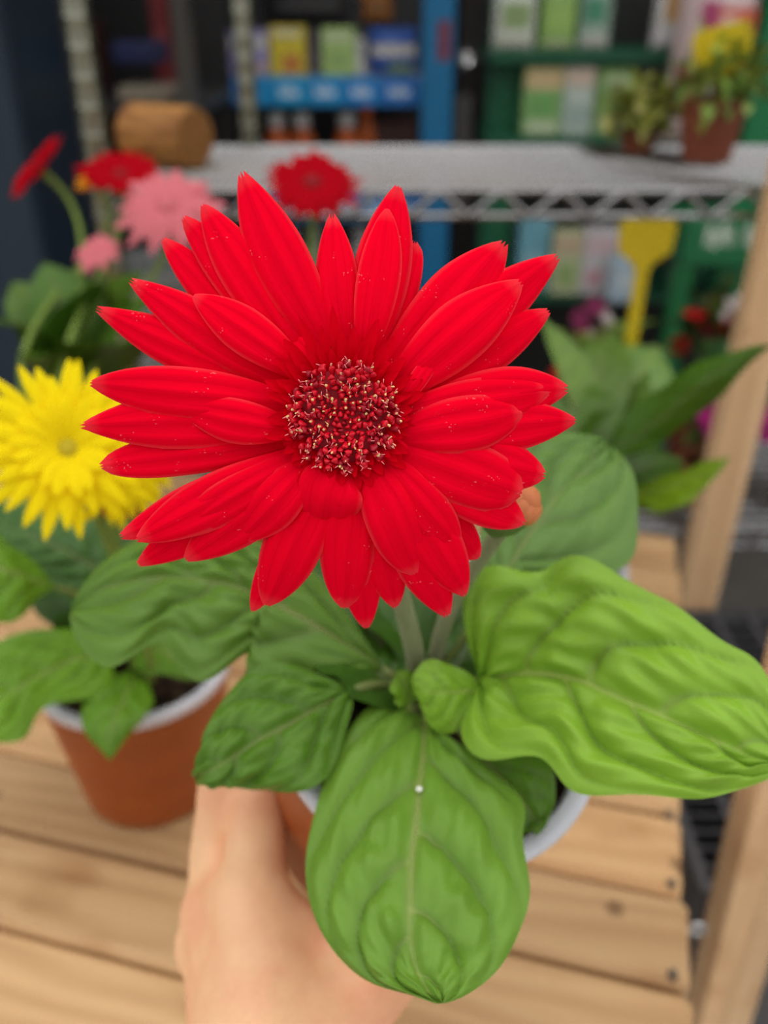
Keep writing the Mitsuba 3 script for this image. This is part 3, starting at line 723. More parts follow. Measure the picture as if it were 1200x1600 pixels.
leaf_px(LY, [(205, 960, .530, 205, 965, .530, 205, 970, .530), (190, 840, .53, 160, 900, .515, 130, 960, .505), (120, 790, .53, 100, 860, .512, 70, 920, .505), (40, 780, .53, 40, 835, .515, 10, 890, .507), (-40, 800, .53, -40, 800, .53, -40, 800, .53)], (0.06, 0.145, 0.03), veins=7, quilt=0.0028, seed=44, petiole=yk)
for b, t, w, tone, sd, rl in ((P(228, 1010, .535), P(302, 1062, .520), 0.045, MID, 51, 0.1), (P(205, 990, .55), P(175, 800, .58), 0.05, DARK, 52, 0), (P(180, 1000, .54), P(90, 960, .55), 0.05, DARK, 53, -0.2),
                              (P(225, 990, .56), P(250, 830, .60), 0.06, MID, 54, 0.2), (P(160, 1010, .54), P(60, 1010, .56), 0.045, DARK, 55, 0), (P(215, 980, .57), P(40, 880, .60), 0.08, DARK, 56, 0.1)):
    leaf_free(LY, b, t, w, tone, 0.14, rl, 0.15, petiole=yk, seed=sd, nu=32, nv=21, quilt=0.0008)


def on_table(a, b):
    return TO + TU * a + TW * b


# crimson and pink ones behind it
B = 'potted_gerbera_002'
tag(B, 'potted gerbera with pink and crimson blooms behind the yellow gerbera', 'potted plant')
bc = P(120, 650, 0.80)
bc[2] = TABLE_Z + 0.1005
pot(B, bc, 0.06, 0.10, 0.045)
bk = bc + np.array([0, 0, -0.012])
flower_on(B, P(58, 262, 0.79), np.array([-0.62, -0.25, 0.72]), 0.037, 20, 'm_petal_crimson', 'm_disc_crimson', bk, 'crimson bloom seen from the side', P(128, 380, 0.80), w=0.22, droop=0.05, seed=11)
flower_on(B, P(188, 272, 0.83), np.array([0.1, -0.32, 0.92]), 0.041, 19, 'm_petal_crimson', 'm_disc_crimson', bk, 'flat crimson bloom', P(170, 400, 0.82), w=0.26, droop=0.05, seed=12)
flower_on(B, P(143, 280, 0.86), np.array([-0.35, -0.35, 0.85]), 0.020, 14, 'm_petal_orange', 'm_disc_yellow', bk, 'small orange bloom', P(140, 400, 0.83), w=0.3, droop=0.05, seed=13)
flower_on(B, P(262, 318, 0.74), np.array([0.05, -0.62, 0.78]), 0.047, 13, 'm_petal_pink', 'm_petal_pink', bk, 'large pink bloom', P(215, 470, 0.77), w=0.24, droop=0.30, seed=14)
flower_on(B, P(150, 388, 0.75), np.array([-0.2, -0.5, 0.8]), 0.022, 11, 'm_petal_pink', 'm_petal_pink', bk, 'small pale pink bloom', P(150, 480, 0.78), w=0.34, droop=0.3, seed=15)
LB = B + '__leaf'
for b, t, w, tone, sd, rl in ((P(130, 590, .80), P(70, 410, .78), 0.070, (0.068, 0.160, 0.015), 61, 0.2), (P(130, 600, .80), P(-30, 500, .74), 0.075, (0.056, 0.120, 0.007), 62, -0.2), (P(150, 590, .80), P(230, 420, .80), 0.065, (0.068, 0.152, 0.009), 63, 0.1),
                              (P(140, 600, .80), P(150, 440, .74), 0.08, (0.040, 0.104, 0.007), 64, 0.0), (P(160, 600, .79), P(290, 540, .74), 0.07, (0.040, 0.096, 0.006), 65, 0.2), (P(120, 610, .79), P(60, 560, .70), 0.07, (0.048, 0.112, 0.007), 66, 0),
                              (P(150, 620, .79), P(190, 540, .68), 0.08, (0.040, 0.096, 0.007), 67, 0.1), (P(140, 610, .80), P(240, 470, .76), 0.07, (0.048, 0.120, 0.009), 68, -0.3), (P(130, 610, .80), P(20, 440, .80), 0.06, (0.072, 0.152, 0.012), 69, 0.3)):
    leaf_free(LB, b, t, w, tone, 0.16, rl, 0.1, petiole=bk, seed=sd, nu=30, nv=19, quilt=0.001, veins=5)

# the dark crimson one behind the big bloom
K = 'potted_gerbera_003'
tag(K, 'potted gerbera with one dark crimson bloom, mostly hidden by the large red flower', 'potted plant')
kc = P(470, 700, 0.78)
kc[2] = TABLE_Z + 0.1005
pot(K, kc, 0.06, 0.10, 0.045)
kk = kc + np.array([0, 0, -0.012])
flower_on(K, P(488, 284, 0.80), np.array([0.05, -0.55, 0.83]), 0.044, 20, 'm_petal_crimson', 'm_disc_crimson', kk, 'dark crimson bloom', P(480, 480, 0.79), w=0.26, droop=0.18, seed=21)
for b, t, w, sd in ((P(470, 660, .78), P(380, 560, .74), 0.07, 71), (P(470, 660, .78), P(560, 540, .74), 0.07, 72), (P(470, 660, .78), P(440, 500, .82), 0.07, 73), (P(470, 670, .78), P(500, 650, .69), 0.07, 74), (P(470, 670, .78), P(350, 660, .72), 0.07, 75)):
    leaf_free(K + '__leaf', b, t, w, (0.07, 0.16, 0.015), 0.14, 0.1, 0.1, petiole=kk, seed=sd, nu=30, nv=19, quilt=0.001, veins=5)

# the leafy one behind on the right
R4 = 'potted_gerbera_004'
tag(R4, 'leafy potted gerbera behind the front pot, its long leaf reaching towards the wooden post', 'potted plant')
rc = P(852, 880, 0.655)
rh = rc[2] - (TABLE_Z + 0.0005)
pot(R4, rc, 0.059, rh, 0.045)
rk = rc + np.array([0, 0, -0.012])
LR = R4 + '__leaf'
leaf_px(LR, [(950, 705, .600, 950, 708, .600, 950, 712, .600), (985, 640, .595, 1010, 672, .585, 1020, 700, .590), (1040, 600, .575, 1055, 635, .565, 1065, 665, .572), (1090, 567, .555, 1100, 598, .545, 1110, 635, .553), (1150, 547, .535, 1148, 566, .53, 1152, 590, .533), (1202, 539, .515, 1202, 541, .515, 1202, 543, .515)], (0.050, 0.125, 0.006), nu=50, nv=27, veins=5, quilt=0.0012, seed=81, petiole=rk)
leaf_px(LR, [(955, 720, .67, 955, 720, .67, 955, 720, .67), (925, 640, .69, 970, 650, .685, 1010, 665, .68), (935, 575, .715, 995, 590, .705, 1048, 625, .70), (970, 545, .735, 1015, 560, .725, 1055, 590, .72), (1025, 545, .74, 1025, 545, .74, 1025, 545, .74)], (0.135, 0.245, 0.060), nu=40, nv=25, veins=5, quilt=0.001, seed=82, petiole=rk)
leaf_px(LR, [(960, 770, .62, 960, 775, .62, 960, 780, .62), (1030, 748, .600, 1030, 765, .592, 1020, 800, .590), (1075, 732, .585, 1075, 750, .575, 1055, 795, .572), (1115, 718, .570, 1110, 735, .562, 1090, 775, .560), (1140, 715, .555, 1140, 716, .555, 1140, 718, .555)], (0.15, 0.26, 0.010), nu=40, nv=25, veins=4, quilt=0.001, seed=83, petiole=rk)
leaf_px(LR, [(900, 640, .67, 900, 645, .67, 900, 650, .67), (870, 580, .69, 885, 600, .68, 920, 640, .675), (850, 520, .71, 875, 555, .70, 930, 590, .69), (845, 495, .72, 860, 515, .715, 890, 530, .71), (835, 490, .725, 835, 490, .725, 835, 490, .725)], (0.12, 0.215, 0.035), nu=40, nv=25, veins=5, quilt=0.001, seed=84, petiole=rk)
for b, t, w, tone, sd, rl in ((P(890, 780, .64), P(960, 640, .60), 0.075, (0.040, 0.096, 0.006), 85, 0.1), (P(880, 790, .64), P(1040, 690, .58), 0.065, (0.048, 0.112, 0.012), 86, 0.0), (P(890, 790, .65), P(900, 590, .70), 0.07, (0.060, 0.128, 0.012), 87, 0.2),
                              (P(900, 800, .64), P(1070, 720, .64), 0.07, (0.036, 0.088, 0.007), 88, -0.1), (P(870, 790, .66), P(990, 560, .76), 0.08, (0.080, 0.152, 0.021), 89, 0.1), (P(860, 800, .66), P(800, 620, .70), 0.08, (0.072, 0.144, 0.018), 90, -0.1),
                              (P(900, 820, .63), P(1035, 790, .60), 0.06, (0.080, 0.120, 0.012), 92, 0.2), (P(890, 800, .66), P(960, 520, .74), 0.055, (0.088, 0.160, 0.024), 93, 0.1)):
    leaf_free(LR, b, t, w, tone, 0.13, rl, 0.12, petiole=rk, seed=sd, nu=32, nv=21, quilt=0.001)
flower_on(R4, P(880, 590, 0.735), np.array([0.3, -0.5, 0.6]), 0.014, 14, 'm_petal_scarlet', 'm_disc_crimson', rk, 'small scarlet bloom among the leaves', P(885, 690, 0.69), w=0.3, droop=0.1, seed=31, layers=1)

# ------------------------------------------------------------------ wire rack
plastic('m_chrome', (0.35, 0.35, 0.36), 0.22, 0.5, metallic=1.0)
plastic('m_chrome_post', (0.36, 0.37, 0.29), 0.25, 0.5, metallic=1.0)
RK = 'wire_shelf_rack'
tag(RK, 'chrome wire shelving rack behind the flowers, carrying small pots on its top shelf', 'shelving rack')
YF, YB, X0, X1 = 0.950, 1.245, -0.285, 1.00
Z_TOP, Z_LOW = 1.128, 0.728


def rod(a, b, r, n=8):
    return tube([a, b], [r, r], n, 0)


for zt, sh in ((Z_TOP, RK + '__shelf'), (Z_LOW, RK + '__shelf_001')):
    ys = (YF, YB)
    frame = [rod((X0, y, zt - dz), (X1, y, zt - dz), 0.0034) for y in ys for dz in (0, 0.025)]
    frame += [rod((x, YF, zt - dz), (x, YB, zt - dz), 0.0034) for x in (X0, X1) for dz in (0, 0.025)]
    frame += [rod((x, YF, zt - 0.0045), (x, YB, zt - 0.0045), 0.0028) for x in np.linspace(X0, X1, 6)[1:-1]]
    add(sh, joined(frame), 'm_chrome', 40)
    wire = None
    for y in np.linspace(YF + 0.014, YB - 0.014, 13):
        v, f = rod((X0, y, zt), (X1, y, zt), 0.0019, 6)
        add(sh + '__wire', (v, f), 'm_chrome', 50)
    for y in ys:
        xs = np.arange(X0, X1 + 0.001, 0.031)
        add(sh + '__truss', joined([rod((xs[i], y - 0.003, zt - (0.0 if i % 2 else 0.025)), (xs[i + 1], y - 0.003, zt - (0.025 if i % 2 else 0.0)), 0.0032) for i in range(len(xs) - 1)]), 'm_chrome', 50)
prof = [(0.0001, 0.012)]
z = 0.012
while z < 1.95:
    prof += [(0.0132, z), (0.0125, z + 0.003), (0.0125, z + 0.0185), (0.0132, z + 0.0205), (0.0102, z + 0.0215), (0.0102, z + 0.0245)]
    z += 0.0254
prof += [(0.0125, z), (0.0110, z + 0.006), (0.0001, z + 0.007)]
for x, y in ((X0, YF), (-0.173, YB + 0.004), (X1, YF), (X1, YB)):
    add(RK + '__post', lathe(prof, (x, y, 0), 16), 'm_chrome_post', 30)
    add(RK + '__foot', lathe([(0.0001, 0), (0.016, 0), (0.017, 0.006), (0.011, 0.0118), (0.0001, 0.0119)], (x, y, 0), 16), 'm_chrome_post', 30)
add(RK + '__side_rail', joined([rod((X0, YB, zz), (-0.173, YB + 0.004, zz), 0.003) for zz in (Z_TOP - 0.0285, Z_LOW - 0.0285)]), 'm_chrome', 50)

# wooden posts
def batten(key, p0, p1, w, d, label):
    """An upright batten whose front face is centred on the line p0-p1 (drawn on to the floor and to 1.7 m)."""
    ax = (p1 - p0) / (p1[2] - p0[2])
    a, b = p0 + ax * (0.0 - p0[2]), p0 + ax * (1.7 - p0[2])
    v, f = box((-w / 2, 0, 0), (w / 2, d, 1), 0.0012)
    add(key, (a + np.outer(v[:, 0], [1, 0, 0]) + np.outer(v[:, 1], [0, 1, 0]) + np.outer(v[:, 2], b - a), f), 'm_post', 20, label, 'wooden post')


batten('wooden_post', PY(1184, 560, 0.905), PY(1100, 910, 0.905), 0.043, 0.030, 'pale wooden post between the leafy gerbera and the chrome rack')
batten('wooden_post_001', PY(1216, 1300, 0.43), PY(1134, 1600, 0.43), 0.043, 0.032, 'pale wooden post nearest the table end, beside the black slotted crate')

# black slotted crate
plastic('m_black_plastic', (0.060, 0.060, 0.065), 0.35, 0.5)
from shapely.geometry import box as sbox
from shapely.ops import unary_union
CR = 'plastic_crate'
tag(CR, 'black plastic crate with a slotted lid beside the end of the plank table', 'crate')
cx0, cx1, cy0, cy1, cz = 0.268, 0.60, 0.495, 0.893, 0.645
plate = sbox(cx0, cy0, cx1, cy1)
holes = [sbox(x, y, x + 0.029, y + 0.0095).buffer(0.0035, 3) for x in np.arange(cx0 + 0.014, cx1 - 0.03, 0.0425) for y in np.arange(cy0 + 0.012, cy1 - 0.015, 0.0185)]
lid = trimesh.creation.extrude_polygon(plate.difference(unary_union(holes)), 0.006, engine='earcut')
lid.apply_translation([0, 0, cz - 0.006])
add(CR + '__lid', lid, 'm_black_plastic', False)
for (a0, a1, b0, b1) in ((cx0, cx1, cy0, cy0 + 0.006), (cx0, cx1, cy1 - 0.006, cy1), (cx0, cx0 + 0.006, cy0 + 0.0061, cy1 - 0.0061), (cx1 - 0.006, cx1, cy0 + 0.0061, cy1 - 0.0061)):
    add(CR + '__side_panel', box((a0, b0, 0.0), (a1, b1, cz - 0.0062), 0.002), 'm_black_plastic', False)
add(CR + '__base', box((cx0 + 0.0061, cy0 + 0.0061, 0.004), (cx1 - 0.0061, cy1 - 0.0061, 0.012), 0.001), 'm_black_plastic', False)

# ------------------------------------------------------------------ pots and tags on the rack
plastic('m_tag_yellow', (0.66, 0.50, 0.012), 0.45, 0.4)
plastic('m_terracotta_dark', (0.20, 0.055, 0.028), 0.55, 0.3)
from shapely.geometry import Polygon


def plant_tag(key, top, foot, w, h, label, tilt=0.0):
    """A flat plastic label: a wide head on a narrow stem with a pointed foot."""
    ln = np.linalg.norm(top - foot)
    pts = [(-w * 0.42, ln), (w * 0.42, ln), (w * 0.5, ln - h * 0.15), (w * 0.46, ln - h * 0.72), (w * 0.17, ln - h), (w * 0.10, ln - h * 1.2), (w * 0.09, 0.02), (0, 0), (-w * 0.09, 0.02), (-w * 0.10, ln - h * 1.2), (-w * 0.17, ln - h), (-w * 0.46, ln - h * 0.72), (-w * 0.5, ln - h * 0.15)]
    m = trimesh.creation.extrude_polygon(Polygon(pts).buffer(0.002).buffer(-0.0005), 0.0016, engine='earcut')
    v, f = vf(m)
    ax = unit(top - foot)
    side = unit(np.cross([0, 1, 0], ax) * 1.0)
    if side[0] < 0:
        side = -side
    nr = np.cross(side, ax)
    add(key, (foot + np.outer(v[:, 0], side) + np.outer(v[:, 1], ax) + np.outer(v[:, 2], nr), f), 'm_tag_yellow', False, label, 'plant label')


def small_leaves(key, centre, rad, n, size, tones, seed, up=0.5, low=0.0):
    """Small pointed leaves on short stalks round a centre, each a part of its plant."""
    r = np.random.default_rng(seed)
    for i in range(n):
        d = unit(r.normal(0, 1, 3) * np.array([1, 1, up]) + np.array([0, 0, 0.35]))
        base = centre + d * rad * r.uniform(0.25, 0.8)
        tip = base + unit(d + r.normal(0, 0.6, 3) + np.array([0, 0, -0.3])) * size * r.uniform(0.7, 1.3)
        tone = np.array(tones[int(r.integers(len(tones)))]) * r.uniform(0.75, 1.25)
        base[2], tip[2] = max(base[2], low), max(tip[2], low)
        mesh, col = small_leaf(base, tip, size * r.uniform(0.5, 0.75), tone, centre)
        add(key, mesh, 'm_leaf', True, color=col)


def small_leaf(base, tip, width, tone, stalk):
    t = np.linspace(0, 1, 6)[:, None]
    side = unit(np.cross(tip - base, [0.1, 0.2, 1.0]))
    up = unit(np.cross(side, tip - base))
    w = np.array([0.1, 0.75, 1.0, 0.85, 0.5, 0.02])[:, None] * width / 2
    M = base + (tip - base) * t + up * 0.12 * np.linalg.norm(tip - base) * 4 * t * (1 - t)
    p = np.stack([M - side * w + up * w * 0.25, M, M + side * w + up * w * 0.25], 1)
    tv, tf = tube([stalk, (stalk + base) / 2 + np.array([0, 0, 0.004]), base], [0.0007, 0.0006, 0.0005], 4, 4, False)
    mesh = joined([(p.reshape(-1, 3), grid_faces(6, 3)), (tv, tf)])
    return mesh, np.clip(np.vstack([np.broadcast_to(tone, (18, 3)), np.broadcast_to(np.asarray(tone) * 0.7, tv.shape)]), 0, 1)


def blossoms(key, spots, R, mats, foot, seed):
    """Five-petalled blossoms on thin stalks, each one part."""
    r = np.random.default_rng(seed)
    for i, q in enumerate(spots):
        nr = unit(r.normal(0, 0.5, 3) + np.array([0, -0.8, 0.6]))
        e1 = unit(np.cross(nr, [0.3, 0.1, 0.9]))
        e2 = np.cross(nr, e1)
        parts = []
        for k in range(5):
            a = k * 1.2566 + r.uniform(0, 0.3)
            d = e1 * math.cos(a) + e2 * math.sin(a)
            parts.append(petal_mesh(q, q + d * R * 0.55 + nr * R * 0.25, q + d * R + nr * R * 0.1, R * 0.95, nr, 7, 5, 0.8, 0.0, 0.2, 0.03, 0.1, k)[0])
        parts.append(tube([q, (q + foot) / 2 + np.array([0, 0, 0.01]), foot], [0.0008, 0.0008, 0.001], 4, 6, False))
        add(key, joined(parts), mats[i % len(mats)], True)


def rack_plant(key, px_, py_, y, zs, r, h, label, foliage, tones, n, size, body='m_terracotta_dark', flowers=None, seed=0, rim='m_terracotta_dark', extra=0.0):
    tag(key, label, 'potted plant')
    c = PY(px_, py_, y)
    c[2] = zs + h + 0.0033
    pot(key, c, r, h, r * 0.76, body, rim)
    cr = c + np.array([0, 0, -0.008])
    small_leaves(key + '__leaf', c + np.array([0, 0, foliage * 0.35 + extra]), foliage, n, size, tones, seed, low=zs + 0.012)
    add(key + '__stem', tube([cr, c + np.array([0.001, 0, foliage * 0.25 + extra * 0.6]), c + np.array([0, 0, foliage * 0.4 + extra])], [0.003, 0.0025, 0.002], 6, 8), 'm_stem_green', True)
    if flowers:
        spots, R, mats = flowers
        blossoms(key + '__blossom', spots, R, mats, c + np.array([0, 0, foliage * 0.35 + extra]), seed + 1)
    return c


GREENS = [(0.21, 0.34, 0.07), (0.28, 0.40, 0.11), (0.15, 0.25, 0.04), (0.24, 0.28, 0.05)]
c1 = rack_plant('potted_ivy', 1112, 190, 1.12, Z_TOP, 0.036, 0.066, 'trailing plant in a small dark terracotta pot with a yellow label on the upper shelf', 0.062, GREENS, 210, 0.022, seed=101, extra=-0.004)
plant_tag('plant_label', PY(1128, 42, 1.10), c1 + np.array([0.006, -0.015, -0.012]), 0.062, 0.047, 'yellow plant label stuck in the pot on the upper wire shelf')
OL = [(0.30, 0.32, 0.06), (0.22, 0.26, 0.05), (0.36, 0.35, 0.10)]
rack_plant('potted_herb', 1000, 205, 1.185, Z_TOP, 0.022, 0.026, 'loose olive green herb plant left of the trailing plant on the upper shelf', 0.050, OL, 130, 0.026, seed=102)
z2 = Z_LOW
c2 = rack_plant('potted_cyclamen', 945, 560, 1.12, z2, 0.045, 0.075, 'potted plant with pale and plum blossoms under the lower yellow label', 0.07, GREENS, 50, 0.035,
                flowers=([PY(x, y, 1.12 + 0.02 * i) for i, (x, y) in enumerate(((905, 500), (930, 480), (945, 495), (930, 530), (945, 545), (915, 520)))], 0.015, ['m_petal_plum', 'm_petal_plum', 'm_petal_white', 'm_petal_white']), seed=103, extra=0.06)
plant_tag('plant_label_001', PY(1014, 344, 1.09), np.array([c2[0] + 0.022, 1.09, c2[2] - 0.012]), 0.066, 0.050, 'yellow plant label with a long stem rising above the leafy gerbera')
rack_plant('potted_cyclamen_001', 1115, 560, 1.15, z2, 0.048, 0.075, 'potted plant with scarlet, plum and white blossoms by the top of the far wooden post', 0.07, [(0.03, 0.06, 0.015), (0.05, 0.09, 0.02)], 60, 0.035,
           flowers=([PY(x, y, 1.13 + 0.015 * (i % 4)) for i, (x, y) in enumerate(((1085, 492), (1095, 505), (1105, 520), (1120, 475), (1135, 485), (1150, 495), (1140, 515), (1160, 505), (1128, 500), (1165, 470), (1062, 540)))], 0.016,
                    ['m_petal_scarlet', 'm_petal_scarlet', 'm_petal_magenta', 'm_petal_crimson', 'm_petal_white']), seed=104, extra=0.08)
rack_plant('potted_cyclamen_002', 1112, 720, 1.01, z2, 0.040, 0.060, 'potted plant with magenta blossoms low on the rack, left of the far wooden post', 0.045, [(0.04, 0.07, 0.015), (0.06, 0.10, 0.02)], 40, 0.028,
           flowers=([PY(x, y, 0.985 + 0.01 * (i % 3)) for i, (x, y) in enumerate(((1098, 648), (1112, 640), (1122, 655), (1105, 665), (1120, 670), (1095, 632), (1128, 638), (1112, 680)))], 0.013, ['m_petal_magenta']), seed=105, extra=0.02)
rack_plant('potted_cyclamen_003', 1246, 770, 1.00, z2, 0.036, 0.055, 'potted plant in a terracotta pot right of the far wooden post', 0.055, [(0.10, 0.12, 0.05), (0.08, 0.12, 0.04)], 40, 0.028, body='m_terracotta', rim='m_terracotta',
           flowers=([PY(x, y, 0.99) for x, y in ((1190, 660), (1200, 680), (1210, 650))], 0.013, ['m_petal_magenta']), seed=106, extra=0.03)
# log on the rack
def log_fn(p, n, uv):
    k = fbm(p.x * 14, p.y * 60, p.z * 180, 3)
    return mix((0.42, 0.20, 0.055), (0.22, 0.085, 0.022), smoothstep(0.3, 0.7, k))


def log_end_fn(p, n, uv):
    k = 0.5 + 0.5 * dr.sin(dr.sqrt(dr.square(uv.x - 0.52) + dr.square(uv.y - 0.47)) * 60 + 3 * fbm(uv.x * 5, uv.y * 5))
    return mix((0.27, 0.125, 0.038), (0.20, 0.085, 0.025), k)


plastic('m_log', mikit.proc(log_fn), 0.6, 0.25)
plastic('m_log_end', mikit.proc(log_end_fn), 0.7, 0.2)
LG = 'wooden_log'
tag(LG, 'short round log of orange brown wood lying on the left end of the rack', 'log')
lc = PY(258, 214, 1.09)
lr = 0.0315
lc[2] = Z_TOP + 0.0032 + lr
la = unit(np.array([0.86, -0.5, 0.0]))
hl = 0.045
add(LG + '__bark', lathe([(lr * 0.97, -hl), (lr, -hl + 0.003), (lr * 1.0, 0), (lr * 0.99, hl - 0.003), (lr * 0.96, hl)], lc, 40, la), 'm_log', 30)
for s in (-1, 1):
    n = 40
    a = np.arange(n) * 2 * np.pi / n
    e1 = unit(np.cross(la, UP))
    ring_ = lc + la * hl * s + 0.965 * lr * (np.cos(a)[:, None] * e1 + np.sin(a)[:, None] * UP)
    v = np.vstack([ring_, [lc + la * (hl + 0.0008) * s]])
    f = np.stack([np.arange(n), (np.arange(n) + 1) % n, np.full(n, n)], 1)
    add(LG + '__cut_end', (v, f), 'm_log_end', False, uv=np.vstack([np.stack([0.5 + 0.5 * np.cos(a), 0.5 + 0.5 * np.sin(a)], 1), [[0.5, 0.5]]]))
plastic('m_grey_plastic', (0.21, 0.22, 0.22), 0.5, 0.4)
pl = PY(248, 410, 1.10)
add('planter', lathe([(0.0001, 0.004), (0.050, 0.004), (0.052, 0.0), (0.055, 0.0), (0.064, 0.27), (0.068, 0.272), (0.068, 0.286), (0.064, 0.287), (0.062, 0.28), (0.052, 0.012), (0.0001, 0.012)], (pl[0], 1.10, Z_LOW + 0.0033), 40), 'm_grey_plastic', 40, 'plain grey plastic planter on the lower shelf behind the pink bloom', 'planter')

# ------------------------------------------------------------------ the shop behind
def concrete_fn(p, n, uv):
    return mix((0.050, 0.045, 0.040), (0.085, 0.078, 0.07), fbm(p.x * 6, p.y * 6, 0, 3))


plastic('m_concrete', mikit.proc(concrete_fn), 0.8, 0.2)
plastic('m_dark_wall', (0.030, 0.030, 0.030), 0.7, 0.3)
plastic('m_ceiling', (0.25, 0.25, 0.25), 0.8, 0.2)
plastic('m_fill_paving', (0.36, 0.345, 0.32), 0.8, 0.2)
add('pavement', box((-3, -2.5, -0.06), (3, 0.9199, -0.0002), 0.001), 'm_fill_paving', False, kind='structure')  # unseen pale ground added as front fill, bouncing sky light upwards
add('floor', box((-3, 0.92, -0.06), (3, 4.3, -0.0002), 0.001), 'm_concrete', False, kind='structure')
add('wall_back', box((-3, 4.2, 0), (3, 4.3, 2.8), 0.001), 'm_dark_wall', False, kind='structure')
add('wall_left', box((-3, 1.5, 0), (-2.9, 4.2, 2.8), 0.001), 'm_dark_wall', False, kind='structure')
add('wall_right', box((2.9, 1.5, 0), (3, 4.2, 2.8), 0.001), 'm_dark_wall', False, kind='structure')
add('ceiling', box((-3, 2.1, 2.8), (3, 4.3, 2.88), 0.001), 'm_ceiling', False, kind='structure')
COL = {}


def colour(c, rough=0.45):
    c = tuple(round(float(x), 3) for x in c)
    if (c, rough) not in COL:
        COL[(c, rough)] = plastic(f'm_print_{len(COL):03d}', c, rough, 0.4)
    return COL[(c, rough)]


def span(x0, y0, x1, y1, Y):
    """World x and z extents of a pixel rectangle on the upright plane at distance Y."""
    ym = (y0 + y1) / 2
    return PY(x0, ym, Y)[0], PY(x1, ym, Y)[0], PY((x0 + x1) / 2, y1, Y)[2], PY((x0 + x1) / 2, y0, Y)[2]


def item(key, rect, Y, depth, col, label, cat, patches=(), kind='box', group=None, z_foot=None, part='print'):
    """A packaged product: a carton, a soft bag or a bottle, with raised printed fields (fractions of its front)."""
    xa, xb, za, zb = span(*rect, Y)
    if z_foot is not None:
        za = z_foot
    w, h = xb - xa, zb - za
    k = key
    n = 0
    while k in labels:
        n += 1
        k = f'{key}_{n:03d}'
    tag(k, label, cat, group)
    if kind == 'box':
        add(k + '__carton', box((xa, Y, za), (xb, Y + depth, zb), 0.004), colour(col), False)
        front = lambda u, v: 0.0
    elif kind == 'bag':
        u, v = np.meshgrid(np.linspace(-1, 1, 15), np.linspace(-1, 1, 15), indexing='ij')
        th = depth / 2 * np.sqrt(np.clip(1 - np.abs(u) ** 3.0, 0, 1)) * np.sqrt(np.clip(1 - np.abs(v) ** 5, 0, 1))
        front = lambda a, b: depth / 2 * (1 - math.sqrt(max(0, 1 - abs(2 * a - 1) ** 3)) * math.sqrt(max(0, 1 - abs(2 * b - 1) ** 5)))
        X, Z = xa + w * (u + 1) / 2, za + h * (v + 1) / 2
        f = grid_faces(15, 15)
        add(k + '__bag', joined([(np.stack([X, Y + depth / 2 - th, Z], -1).reshape(-1, 3), f), (np.stack([X, Y + depth / 2 + th, Z], -1).reshape(-1, 3), f[:, ::-1])]), colour(col, 0.3), True)
    else:
        r = w / 2
        add(k + '__bottle', lathe([(0.0005, 0), (r * 0.92, 0), (r, 0.006), (r, h * 0.62), (r * 0.85, h * 0.72), (r * 0.42, h * 0.80), (r * 0.42, h * 0.82), (0.0005, h * 0.82)], ((xa + xb) / 2, Y + r, za), 24), colour(col, 0.3), 40)
        cap = patches[0][4] if patches else (0.7, 0.7, 0.7)
        add(k + '__cap', lathe([(0.0005, h * 0.8202), (r * 0.62, h * 0.8202), (r * 0.62, h * 0.97), (r * 0.52, h), (0.0005, h)], ((xa + xb) / 2, Y + r, za), 20), colour(cap, 0.35), 40)
        patches = patches[1:]
        if patches:
            pc_ = patches[0][4]
            add(k + '__print', lathe([(r + 0.0004, h * 0.15), (r + 0.0012, h * 0.155), (r + 0.0012, h * 0.5), (r + 0.0004, h * 0.505)], ((xa + xb) / 2, Y + r, za), 24), colour(pc_), 40)
        return k
    for (u0, v0, u1, v1, c) in patches:
        n = 9
        if kind == 'bag':
            U, V = np.meshgrid(np.linspace(u0, u1, n), np.linspace(v0, v1, n), indexing='ij')
            D = np.array([[front(a, b) for a, b in zip(r1, r2)] for r1, r2 in zip(U, V)])
            add(k + '__' + part, (np.stack([xa + w * U, Y + D - max(0.0022, depth * 0.05), za + h * V], -1).reshape(-1, 3), grid_faces(n, n)), colour(c), True)
        else:
            add(k + '__' + part, box((xa + w * u0, Y - 0.0016, za + h * v0), (xa + w * u1, Y - 0.0001, za + h * v1), 0.0006), colour(c), False)
    return k


def slab(thing, part, rect, Y, depth, c, rough=0.45):
    xa, xb, za, zb = span(*rect, Y)
    return add(f'{thing}__{part}', box((xa, Y, za), (xb, Y + depth, zb), 0.003), colour(c, rough) if not isinstance(c, str) else c, False)


